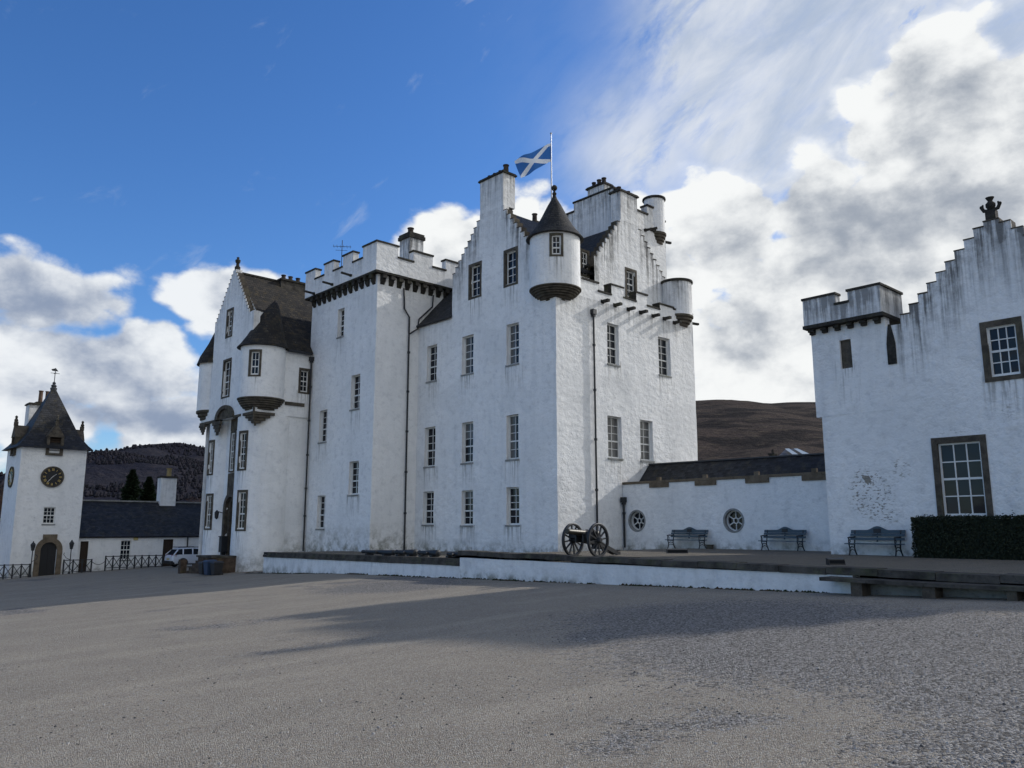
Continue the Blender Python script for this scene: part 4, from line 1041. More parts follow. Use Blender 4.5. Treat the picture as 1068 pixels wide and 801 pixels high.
# ================================================================== GABLED WING at the right
XR = 30.9; PRB = PX(XR)
wing = thing('gabled_wing', 'white wing at the right with streaked crow-stepped gable and small battlemented corner tower', 'castle', (33, 10, .6))
wu = rectX(XR, 1031, 1062, 339, 392); wl = rectX(XR, 981, 1026, 461, 538.5)
ws = rectX(XR, 876.5, 888.5, 354, 384)
b = MB()
uA = 8.6
cg = crow_rects(11.95, 9.2, 8.85, 12.15, 8.35, 12.15, 5.2, 9.2, 9, 9, 9.2, 12.32)
def chipf(u, z):
    c = 0
    for (pu, pz, su, sz, k) in CHIPS: c = max(c, k * exp(-((u - pu) / su) ** 2 - ((z - pz) / sz) ** 2))
    return c
cpt = lambda x, y: (onX(XR, x, y).y, onX(XR, x, y).z)
CHIPS = [(*cpt(908, 515), .85, .95, .9), (*cpt(940, 488), .45, .5, .62), (*cpt(903, 498.5), .22, .10, 1.4), (*cpt(925, 540), .9, .35, .6), (*cpt(1000, 447), 1.6, .22, .5), (*cpt(870, 540), .3, 1.0, .4), (*cpt(1050, 430), .6, .5, .42)]
def wgr(u, z): return 1.2 if u < 12.1 else (.3 if z > 6.4 else 0)
facade(b, PRB, [(4.6, 12.52, .1, 9.2), (12.52, 15.28, .1, 6.0)] + cg, [wu, wl], thick=.5, rev=.2, gfun=wgr, glen=3.4, zbase=.5, baselen=.8, chip=chipf, stains=True)
facade(b, PX(XR - .012), [(12.52, 15.5, 6.0, 9.9)], [ws], thick=.35, rev=.18, grime=.25, glen=2.5, baselen=0, chip=chipf, bottoms=True)
nx0 = onX(XR, 925, 350).y
facade(b, PY(12.52), [(XR - .01, XR + .4, 6.0, 9.9)], thick=0, baselen=0)
close_walls(b, [[(38, 4.6, 0), (38, 15.28, 0), (38, 15.28, 9.2), (38, 4.6, 9.2)], [(XR, 15.28, 0), (38, 15.28, 0), (38, 15.28, 9.0), (XR, 15.28, 9.0)], [(XR, 4.6, 0), (38, 4.6, 0), (38, 4.6, 9.2), (XR, 4.6, 9.2)],
                [(XR, 15.5, 6), (33.6, 15.5, 6), (33.6, 15.5, 9.9), (XR, 15.5, 9.9)], [(38, 4.6, 9.2), (38, 12.2, 9.2), (38, 8.6, 12.2)]])
xp = XR - .32; zq0 = onX(xp, 836, 341).z
close_walls(b, [[(XR + .6, -14, 0), (XR + .6, 4.59, 0), (XR + .6, 4.59, 7.6), (XR + .6, -14, 7.6)], [(38, -14, 0), (38, 4.59, 0), (38, 4.59, 7.6), (38, -14, 7.6)], [(XR + .6, -14, 0), (38, -14, 0), (38, -14, 7.6), (34.7, -14, 10.2), (XR + .6, -14, 7.6)]])
rbh = [(y_, y_ + 1.1, z_, z_ + 2.0) for y_ in (3.5, 6.8) for z_ in (11.2, 14.2)]
rbr = [(2.6, 9.85, 0, 17.3)] + [(2.6 - .66 * (k + 1), 2.6 - .66 * k, 0, 17.3 - .85 * (k + 1)) for k in range(10)]
facade(b, PX(41.2), rbr, rbh, thick=.4, cell=.8, grime=.5)
for k, r_ in enumerate(rbr): b.box(41.62, 47 - .004 * k, r_[0], r_[1], 0, r_[3] - .004)
y0, y1, y2, y3 = onX(xp, 919, 320).y, onX(xp, 885, 325).y, onX(xp, 871.6, 325).y, onX(xp, 838, 330).y
zh, zlo = zq0 + 1.06, zq0 + .62
facade(b, PX(xp), [(y0, y1, zq0, zh), (y1, y2, zq0, zlo), (y2, y3, zq0, zh)], thick=.4, back=True, grime=1.6, glen=2.0, baselen=0)
facade(b, PY(y0), [(xp, 32.6, zq0, zh)], thick=.4, back=True, grime=1.4, glen=2.0, baselen=0)
close_walls(b, [[(xp, y3, zq0), (33.6, y3, zq0), (33.6, y3, zh), (xp, y3, zh)]])
b.build('wall', M['wall'], wing, jitter=.02)
for h in rbh: window(wing, PX(41.2), h, 3, 4, rev=.25)
c = MB(); c.box(41.05, 47.1, 2.55, 9.86, 17.3, 17.48); c.build('parapet_coping', M['dark_stone'], wing)
window(wing, PRB, wu, 3, 4, rev=.17, surround=.2, proud=.035, bar=.035); window(wing, PRB, wl, 3, 4, rev=.17, surround=.2, proud=.035, bar=.04)
c = MB(); c.pbox(PX(XR - .01), ws[0], ws[1], ws[2], ws[3], .10, .17); c.build('blocked_slit', M['stone'], wing)
c = MB(); a = rectX(XR, 925, 934, 338, 380); c.pbox(PRB, a[0], a[1], a[2], a[2] + .8, -.045, .1); c.hexa([PRB(a[0], a[2] + .8, -.045), PRB(a[1], a[2] + .8, -.045), PRB(a[1], a[2] + .8, .1), PRB(a[0], a[2] + .8, .1), PRB(a[0] + .12, a[3], -.035), PRB(a[1] - .1, a[3], -.035), PRB(a[1] - .1, a[3], .1), PRB(a[0] + .12, a[3], .1)]); c.build('blocked_slit', M['dark_stone'], wing)
c = MB(); c.box(xp - .06, XR + .2, y0 - .06, y3 + .04, zq0 - .14, zq0 - .004); c.box(XR + .2, 32.6, y0 - .06, y0 + .4, zq0 - .141, zq0 - .005); c.build('corbel_course', M['dark_stone'], wing)
for k in range(6):
    y = y0 + .28 + k * (y3 - y0 - .5) / 5; c = MB(); c.box(xp + .06, XR + .05, y - .11, y + .11, zq0 - .27, zq0 - .145); c.box(xp + .16, XR + .05, y - .10, y + .10, zq0 - .36, zq0 - .27); c.build('corbel', M['dark_stone'], wing)
c = MB(); coping(c, PX(xp), [(y0, y1, zh), (y1, y2, zlo), (y2, y3, zh)], .4, .09, .045); coping(c, PY(y0), [(xp + .5, 32.6, zh)], .4, .094, .05); c.build('parapet_coping', M['dark_stone'], wing)
crow_caps(wing, PRB, cg, .5)
r = MB(); slab_roof(r, [(XR + .4, 8.6, 12.2), (38, 8.6, 12.2), (38, 12.3, 8.9), (XR + .4, 12.3, 8.9)]); slab_roof(r, [(XR + .4, 8.6, 12.2), (XR + .4, 4.5, 8.9), (38, 4.5, 8.9), (38, 8.6, 12.2)]); slab_roof(r, [(XR + .4, -14.2, 7.5), (XR + .4, 4.58, 7.5), (34.7, 4.58, 10.2), (34.7, -14.2, 10.2)]); slab_roof(r, [(34.7, -14.2, 10.2), (34.7, 4.58, 10.2), (38.2, 4.58, 7.5), (38.2, -14.2, 7.5)])
r.build('roof', M['slate'], wing)
# thistle finial
c = MB(); zf0 = 12.37
c.box(XR + .02, XR + .4, 8.42, 8.80, zf0, zf0 + .42)
c.lathe([(.05, zf0 + .42), (.12, zf0 + .5), (.19, zf0 + .62), (.19, zf0 + .72), (.10, zf0 + .82), (.09, zf0 + .86), (.17, zf0 + 1.0), (.02, zf0 + 1.02)], XR + .2, 8.61, 12)
for s in (-1, 1):
    c.tube([(XR + .2, 8.61 + s * .08, zf0 + .44), (XR + .2, 8.61 + s * .26, zf0 + .48), (XR + .2, 8.61 + s * .33, zf0 + .62), (XR + .2, 8.61 + s * .28, zf0 + .76)], [.07, .08, .075, .03], 8); c.sphere((XR + .2, 8.61 + s * .35, zf0 + .66), .07, 8)
c.v = [Vector((XR + .2 + (q_.x - XR - .2) * .86, 8.61 + (q_.y - 8.61) * .86, zf0 + (q_.z - zf0) * .86)) for q_ in c.v]
c.build('thistle_finial', M['dark_stone'], wing, smooth=True)

# ================================================================== TERRACE RETAINING WALL and its stone bench
def pwall(o):                                        # mapping along the retaining wall line, d inwards (towards the castle)
    return lambda u, z, d: Vector((WL(u) + d, u, z))
PT = pwall(0)
rw = thing('retaining_wall', 'long low white terrace wall with dark stone coping along the gravel forecourt', 'wall', (20, 17, 0))
b = MB()
ztop = lambda u: .50 + .0055 * (u - 9)
facade(b, PT, [(9.2, 25.5, -.9, .5)], thick=.4, cell=.5, zbase=-.2, baselen=.3, grime=.12, glen=.5, closed=False)
b.build('wall', M['wall'], rw, jitter=.015)
c = MB(); n = 18
for k in range(n):
    a, e = 2.0 + (25.6 - 2.0) * k / n, 2.0 + (25.6 - 2.0) * (k + 1) / n - .015
    j = .012 * ((k * 7) % 3 - 1)
    c.hexa([PT(a, ztop(a) + .003 + j, -.07), PT(e, ztop(e) + .003 + j, -.07), PT(e, ztop(e) + .003 + j, .5), PT(a, ztop(a) + .003 + j, .5), PT(a, ztop(a) + .17 + j, -.06), PT(e, ztop(e) + .17 + j, -.06), PT(e, ztop(e) + .18 + j, .5), PT(a, ztop(a) + .18 + j, .5)])
c.build('coping', M['coping'], rw, jitter=.012)
lw = thing('retaining_wall', 'lower white terrace wall with two-course stone coping next to the round entrance tower', 'wall', (21.3, 35, -.5))
zl2 = lambda u: .385 - .0085 * (u - 25.5)
b = MB(); facade(b, PT, [(25.5 + 1.64 * k, 25.5 + 1.64 * (k + 1), -1.6, zl2(25.5 + 1.64 * (k + 1)) - .2) for k in range(12)], thick=.4, cell=.5, zbase=-.8, baselen=.55, grime=.25, glen=.6)
facade(b, PT, [(25.45, 25.52, -.4, .5)], thick=.45, baselen=0)
b.box(WL(45.2) + .01, 25.2, 45.0, 45.19, -1.6, .2)
b.build('wall', M['wall'], lw, jitter=.015)
c = MB()
for lev in (0, 1):
    n = 14
    for k in range(n):
        a, e = 25.53 + 19.7 * k / n, 25.53 + 19.7 * (k + 1) / n - .012
        z0 = zl2(a) - .2 + lev * .14; z1 = zl2(e) - .2 + lev * .14
        c.hexa([PT(a, z0 + .004, -.05 + .05 * lev), PT(e, z1 + .004, -.05 + .05 * lev), PT(e, z1 + .004, .5), PT(a, z0 + .004, .5), PT(a, z0 + .138, -.05 + .05 * lev), PT(e, z1 + .138, -.05 + .05 * lev), PT(e, z1 + .138, .5), PT(a, z0 + .138, .5)])
c.build('coping', M['coping'], lw, jitter=.012)
mm = MB(); rnd = random.Random(8)
for k in range(2600):
    u = 9.6 + 38 * rnd.random(); dn = mnoise.noise(Vector((u * .6, 0, 5)))
    if dn < rnd.uniform(-.25, .5): continue
    x = WL(u) - abs(rnd.gauss(0, .05)) - .01; z = gz(x, u) + .02; r = rnd.uniform(.02, .075); h = r * rnd.uniform(.1, .8); o_ = rnd.random() * 6
    mm.add([(x + r * cos(o_ + q * 1.571), u + r * 1.3 * sin(o_ + q * 1.571), z - .03) for q in range(4)] + [(x + rnd.uniform(-.02, .02), u + rnd.uniform(-.03, .03), z + h)], [(q, (q + 1) % 4, 4) for q in range(4)], mi=rnd.choice((0, 0, 1)))
struct(mm.build('wall_foot_moss', [simple('dark_moss', (.035, .042, .020), .95, .1, .4), simple('dead_leaves', (.07, .048, .03), .95, .1, .4)]), 'stuff')
sb = thing('stone_bench', 'long dark stone slab on squat stone supports built against the terrace wall', 'bench', (18.8, 6, .1))
PB = lambda u, z, d: Vector((WL(u) - .62 + d, u, z))
zs_ = onX(WL(9.6) - .62, 871, 603).z
c = MB()
us_ = [9.75, 7.3, 5.2, 3.2, 1.0]
for a, e in zip(us_, us_[1:]): c.pbox(PB, e + .012, a, zs_ - .085, zs_, 0, .60)
c.build('slab', M['coping'], sb, jitter=.012)
for pxa, pxb in ((887, 899), (963, 977), (1053, 1064)):
    ya, yb = onX(WL(8) - .5, pxa, 614).y, onX(WL(8) - .5, pxb, 614).y
    c = MB(); c.pbox(PB, yb, ya, -.3, zs_ - .088, .06, .5); c.build('support', M['stone'], sb, jitter=.015)
c = MB(); c.pbox(PT, 1.0, 9.19, -.4, ztop(5) - .02, -.02, .3); c.build('back_panel', M['grey_panel'], sb)

# ================================================================== CLOCK TOWER
YC = 69.5
ct = thing('clock_tower', 'white clock tower with steep dark slate roof, dormers and arched black doorway', 'clock tower', (16.5, 72, -1.6))
PCt = PY(YC)
xl, xr_ = onY(YC, 16, 530).x, onY(YC, 85.3, 530).x; wct = xr_ - xl
zc0, zce = -2.4, onY(YC, 55, 467).z
PCl = PX(xl); yl2 = YC + wct
b = MB()
cw = rectY(YC, 45, 57.6, 529, 546.5)
dcx = onY(YC, 50.2, 580).x; dr_ = .56; dzs = onY(YC, 50, 565.5).z - dr_
facade(b, PCt, [(xl, xr_, zc0, zce)], [cw, (dcx - dr_, dcx + dr_, zc0, dzs + dr_)], rev=.25, thick=0, grime=.12, zbase=-1.8, baselen=.6, stains=False)
corner_fill(b, PCt, dcx, dzs, dr_, dr_, dr_, quads=(0, 1))
facade(b, PCl, [(YC, yl2, zc0, zce)], thick=0, grime=.15, zbase=-1.8, baselen=.6)
close_walls(b, [[(xr_, YC, zc0), (xr_, yl2, zc0), (xr_, yl2, zce), (xr_, YC, zce)], [(xl, yl2, zc0), (xr_, yl2, zc0), (xr_, yl2, zce), (xl, yl2, zce)]])
b.build('wall', M['wall'], ct, jitter=.012)
window(ct, PCt, cw, 3, 4, rev=.2, sill=True)
c = MB(); arch_ring(c, PCt, dcx, -2.2, dzs, dr_, dr_ + .36, -.08, .2)
lt = onY(YC, 50, 560); c.pbox(PCt, dcx - .48, dcx + .48, dzs + dr_ + .25, dzs + dr_ + .58, -.11, .05)
c.build('door_surround', M['tan_stone'], ct)
c = MB(); arch_panel(c, PCt, dcx, -2.3, dzs, dr_, .2); c.pbox(PCt, dcx - .015, dcx + .015, -2.2, dzs + .3, .17, .21); c.build('door', M['blackdoor'], ct)
# pyramid roof with a bell-cast foot
cxm, cym = (xl + xr_) / 2, YC + wct / 2; za = zat(cxm, cym, 405); h_ = wct / 2
c = MB(); lev = [(h_ + .38, zce - .06), (h_ + .05, zce + .30), (h_ * .78, zce + 1.05), (.10, za)]
for (ra, z0_), (rb, z1_) in zip(lev, lev[1:]):
    for k in range(4):
        s = [(-1, -1), (1, -1), (1, 1), (-1, 1)]; p, q_ = s[k], s[(k + 1) % 4]
        c.quad((cxm + p[0] * ra, cym + p[1] * ra, z0_), (cxm + q_[0] * ra, cym + q_[1] * ra, z0_), (cxm + q_[0] * rb, cym + q_[1] * rb, z1_), (cxm + p[0] * rb, cym + p[1] * rb, z1_))
ra = h_ + .38; c.quad((cxm - ra, cym - ra, zce - .06), (cxm + ra, cym - ra, zce - .06), (cxm + ra, cym + ra, zce - .06), (cxm - ra, cym + ra, zce - .06))
rfo = c.build('roof', M['slate'], ct)
c = MB(); zt1 = zat(cxm, cym, 384)
c.lathe([(.22, za - .2), (.26, za), (.16, za + .08), (.22, za + .2), (.10, za + .32), (.14, za + .42), (.03, za + .55), (.03, zt1), (.01, zt1 + .02)], cxm, cym, 10)
c.build('finial', M['lead'], rfo, smooth=True)
c = MB(); c.bar((cxm - .32, cym, zt1 - .42), (cxm + .32, cym, zt1 - .42), .035); c.bar((cxm, cym - .3, zt1 - .42), (cxm, cym + .3, zt1 - .42), .035)
c.hexa([(cxm - .22, cym - .015, zt1 - .24), (cxm + .22, cym - .015, zt1 - .24), (cxm + .22, cym + .015, zt1 - .24), (cxm - .22, cym + .015, zt1 - .24), (cxm - .30, cym - .015, zt1 - .12), (cxm + .02, cym - .015, zt1 + .0), (cxm + .02, cym + .015, zt1 + .0), (cxm - .30, cym + .015, zt1 - .12)]); c.build('weather_vane', M['iron'], rfo)
# dormers on the faces
def dormer(P, u, z0, z1, dep):
    c = MB(); w = .42
    c.pbox(P, u - w - .16, u - w + .04, z0, z1, -.16, dep); c.pbox(P, u + w - .04, u + w + .16, z0, z1, -.16, dep); c.pbox(P, u - w - .16, u + w + .16, z0 - .12, z0, -.17, dep)
    zp_ = z1 + .95
    c.hexa([P(u - w - .2, z1, -.2), P(u + w + .2, z1, -.2), P(u + w + .2, z1, dep + .8), P(u - w - .2, z1, dep + .8), P(u - .05, zp_, -.2), P(u + .05, zp_, -.2), P(u + .05, zp_, dep + .8), P(u - .05, zp_, dep + .8)])
    c.pbox(P, u - .12, u + .12, zp_ - .05, zp_ + .28, -.22, .05); p = P(u, zp_ + .28, -.1); c.lathe([(.1, p.z), (.15, p.z + .1), (.07, p.z + .25), (.11, p.z + .38), (.01, p.z + .48)], p.x, p.y, 8)
    o = c.build('dormer', M['stone'], ct)
    m = MB()
    m.quad(P(u - w, z0, .1), P(u + w, z0, .1), P(u + w, z1, .1), P(u - w, z1, .1))
    for k in range(6): zz_ = z0 + (z1 - z0) * (k + .5) / 6; m.hexa([P(u - w, zz_ - .08, -.02), P(u + w, zz_ - .08, -.02), P(u + w, zz_ - .05, -.02), P(u - w, zz_ - .05, -.02), P(u - w, zz_ + .03, .09), P(u + w, zz_ + .03, .09), P(u + w, zz_ + .06, .09), P(u - w, zz_ + .06, .09)])
    m.build('louvres', M['door'], o)
zd0, zd1 = onY(YC, 57, 473.5).z, onY(YC, 57, 456).z
dormer(PCt, onY(YC, 57, 465).x, zd0, zd1, .9)
dormer(PCl, YC + wct / 2, zd0, zd1, .9)
dormer(PXb(xr_), YC + wct / 2, zd0, zd1, .9)
# clock faces
def clock(P, u, z, r, dial):
    c = MB(); arch_ring(c, P, u, z, z, r * .86, r, -.10, .05, 20, False); arch_ring(c, lambda a, y, d: P(a, 2 * z - y, d), u, z, z, r * .86, r, -.10, .05, 20, False)
    o = c.build('clock_face', M['stone'], ct)
    c = MB(); c.poly([P(u + r * .87 * cos(2 * pi * k / 40), z + r * .87 * sin(2 * pi * k / 40), -.045) for k in range(40)]); c.build('dial', M[dial], o)
    # gilt Roman hour marks: I to XII written as strokes pointing to the centre
    num = ['XII', 'I', 'II', 'III', 'IIII', 'V', 'VI', 'VII', 'VIII', 'IX', 'X', 'XI']
    m = MB()
    for k, tx in enumerate(num):
        a = pi / 2 - 2 * pi * k / 12; ro, ri = r * .80, r * .58
        wid = {'I': .055, 'V': .11, 'X': .11}; tot_ = sum(wid[t] for t in tx) * r
        off = -tot_ / 2
        def pt(rad, s): return P(u + rad * cos(a) + s * sin(a), z + rad * sin(a) - s * cos(a), -.058)
        for t in tx:
            w = wid[t] * r; m_ = off + w / 2; e = w * .32
            segs = {'I': [(0, 0)], 'V': [(-e, 0), (e, 0)], 'X': [(-e, e), (e, -e)]}[t]
            for so_, si_ in segs: m.bar(pt(ro, m_ + so_), pt(ri, m_ + si_), .034 * r / .8, .02)
            off += w
    m.build('numerals', M['gold'], o)
    m = MB()
    for ang, ln, w in ((radians(40), .42, .06), (radians(-128), .66, .045)):
        d_ = (cos(ang), sin(ang)); m.bar(P(u - d_[0] * r * .12, z - d_[1] * r * .12, -.075), P(u + d_[0] * r * ln, z + d_[1] * r * ln, -.075), w, .02)
    m.build('hands', M['white_paint'], o)
kc = onY(YC, 54.6, 497.4); clock(PCt, kc.x, kc.z, .80, 'dial')
clock(PCl, YC + wct * .5, kc.z, .80, 'dial_green')
chx = onY(YC + 4.2, 36, 430).x; chz = onY(YC + 4.2, 36, 423.5).z
chimney(ct, chx - .55, chx + .55, YC + 3.4, YC + 4.6, zce, chz, [], grime=.6)
c2x = onY(YC + 4.2, 45, 420).x
chimney(ct, c2x - .5, c2x + .5, YC + 3.9, YC + 4.5, zce + 1, onY(YC + 4.2, 45, 422).z, [(c2x - .22, YC + 4.2, 1.0), (c2x + .26, YC + 4.2, 1.0)], grime=.6, pot_h=.95, pot_r=.16, potmat='pot')

# ================================================================== STABLE RANGE beyond the forecourt
yr = YC + .5; PRg = PY(yr)
sr = thing('stable_range', 'long low white range with dark slate roof and single white chimney behind the parked car', 'building', (25, 73, -1.4))
zre = onY(yr, 140, 558.2).z
wr = rectY(yr, 125.5, 136.6, 563.5, 584); d1_ = rectY(yr, 83, 91.5, 564.5, 592); d2_ = rectY(yr, 169.5, 180, 562.5, 592.5)
b = MB(); x2 = 30.1
facade(b, PRg, [(xr_ - .5, x2, -2.6, zre)], [wr, (d1_[0], d1_[1], -2.6, d1_[3]), (d2_[0], d2_[1], -2.6, d2_[3])], rev=.22, thick=0, grime=.1, zbase=-1.7, baselen=.6, stains=False)
close_walls(b, [[(x2, yr, -2), (x2, yr + 7, -2), (x2, yr + 7, zre), (x2, yr + 3.5, zre + 2.7), (x2, yr, zre)], [(xr_ - .5, yr + 7, -2), (x2, yr + 7, -2), (x2, yr + 7, zre), (xr_ - .5, yr + 7, zre)]])
b.build('wall', M['wall'], sr, jitter=.01)
window(sr, PRg, wr, 3, 4, rev=.2)
for d_ in (d1_, d2_):
    c = MB(); c.pbox(PRg, d_[0], d_[1], -2.4, d_[3], .14, .2)
    for k in range(1, 5): uu = d_[0] + (d_[1] - d_[0]) * k / 5; c.pbox(PRg, uu - .012, uu + .012, -2.3, d_[3] - .05, .12, .145)
    c.pbox(PRg, d_[0], d_[0] + .07, -2.4, d_[3], .08, .21); c.pbox(PRg, d_[1] - .07, d_[1], -2.4, d_[3], .08, .21); c.pbox(PRg, d_[0] + .07, d_[1] - .07, d_[3] - .07, d_[3], .08, .21)
    c.build('door', M['door'], sr)
zrr = onY(yr + 3.5, 150, 523.5).z
r = MB(); slab_roof(r, [(xr_ - .6, yr - .25, zre - .1), (x2 + .2, yr - .25, zre - .1), (x2 + .2, yr + 3.5, zrr), (xr_ - .6, yr + 3.5, zrr)]); slab_roof(r, [(xr_ - .6, yr + 3.5, zrr), (x2 + .2, yr + 3.5, zrr), (x2 + .2, yr + 7.25, zre - .1), (xr_ - .6, yr + 7.25, zre - .1)]); rr_ = r.build('roof', M['slate'], sr)
c = MB(); c.bar((xr_ - .5, yr + 3.5, zrr + .03), (x2, yr + 3.5, zrr + .03), .22, .12); c.build('ridge', M['grey_panel'], rr_)
a, e = onY(yr + 3.2, 167.3, 510).x, onY(yr + 3.2, 183.5, 510).x
chimney(sr, a, e, yr + 3.1, yr + 4.0, zrr - .7, onY(yr + 3.1, 175, 498.5).z, [((a + e) / 2 + .1, yr + 3.55, 1.2)], grime=.5, pot_h=.6, pot_r=.17, potmat='buff_pot')
a = onY(yr - .1, 196, 560).x; drainpipe(sr, [(a, yr - .1, zre - .2), (a, yr - .1, -1.6)], hopper=False)
c = MB(); p = onY(yr, 141.5, 561.7); c.pbox(PRg, p.x - .16, p.x + .16, p.z - .13, p.z + .13, -.10, .01); c.build('alarm_box', M['yellow'], sr)
# lower range to the left of the clock tower, only a sliver shows
lr_ = thing('stable_range', 'sliver of a white range with slate roof left of the clock tower', 'building', (6, 75, -2))
b = MB(); facade(b, PY(75.0), [(-10, 14.5, -3, .9)], [], thick=0, grime=.1, baselen=0); b.build('wall', M['wall'], lr_)
r = MB(); slab_roof(r, [(-10, 74.7, .85), (14.6, 74.7, .85), (14.6, 78.5, 3.5), (-10, 78.5, 3.5)]); slab_roof(r, [(-10, 78.5, 3.5), (14.6, 78.5, 3.5), (14.6, 82, .85), (-10, 82, .85)]); r.build('roof', M['slate'], lr_)

# ================================================================== FENCES, LANTERNS
def fence(x0, x1, y, label, npan):
    z = gz((x0 + x1) / 2, y); t = thing('cross_rail_fence', label, 'fence', ((x0 + x1) / 2, y, z), group='black cross-braced fences before the stables')
    h = .98; w = (x1 - x0) / npan
    c = MB(); c.bar((x0, y, z + h), (x1, y, z + h), .07, .06); c.bar((x0, y, z + .12), (x1, y, z + .12), .06, .05); c.build('rail', M['iron'], t)
    for k in range(npan + 1):
        c = MB(); c.box(x0 + k * w - .045, x0 + k * w + .045, y - .045, y + .045, z - .2, z + h + .06); c.build('post', M['iron'], t)
    c = MB()
    for k in range(npan):
        a, e = x0 + k * w, x0 + (k + 1) * w
        c.bar((a, y - .012, z + .13), (e, y - .012, z + h - .02), .05, .04); c.bar((a, y + .032, z + h - .02), (e, y + .032, z + .13), .05, .04)
    c.build('cross_brace', M['iron'], t)
fy = YC - .75
fx = lambda px, py=592: onY(fy, px, py).x
fence(fx(-14), fx(31), fy, 'cross-braced fence left of the arched clock tower door', 5)
fence(fx(66), fx(95), fy, 'short cross-braced fence right of the arched clock tower door', 3)
fence(fx(109), fx(168.5), fy - .1, 'longest cross-braced fence in front of the range window', 8)
c = MB(); a, e = fx(95), fx(109); zc_ = gz(a, fy) + .8
c.tube([(a + (e - a) * k / 10, fy - .05, zc_ - .25 * (1 - (2 * k / 10 - 1) ** 2) + .0) for k in range(11)], .022, 6)
tag(c.build('chain', M['iron']), 'thin chain hanging between the two fences right of the clock tower', 'chain')
for px, lab, hz in ((31.5, 'black lamp post left of the clock tower door', 567), (71.7, 'black lamp post with bracket right of the clock tower door', 565.5)):
    x = fx(px); z0 = gz(x, fy) - .2; zt_l = onY(fy - .2, px, hz).z; y = fy - .2
    t = thing('lamp_post', lab, 'lamp post', (x, y, z0), group='lamp posts flanking the clock tower door')
    c = MB(); c.tube([(x, y, z0), (x, y, zt_l - .5)], .035, 8); c.lathe([(.09, z0), (.09, z0 + .3), (.05, z0 + .4)], x, y, 8)
    sg = 1 if px < 50 else -1
    c.tube([(x, y, zt_l - 1.3), (x + sg * .3, y, zt_l - 1.15), (x + sg * .42, y + .25, zt_l - .9), (x + sg * .3, y + .5, zt_l - .8)], .022, 6); c.build('post', M['iron'], t)
    c = MB(); c.lathe([(.05, zt_l - .52), (.10, zt_l - .5), (.17, zt_l - .12), (.19, zt_l - .1), (.10, zt_l + .05), (.05, zt_l + .08), (.05, zt_l + .14), (.01, zt_l + .18)], x, y, 6); c.build('lantern', M['iron'], t)

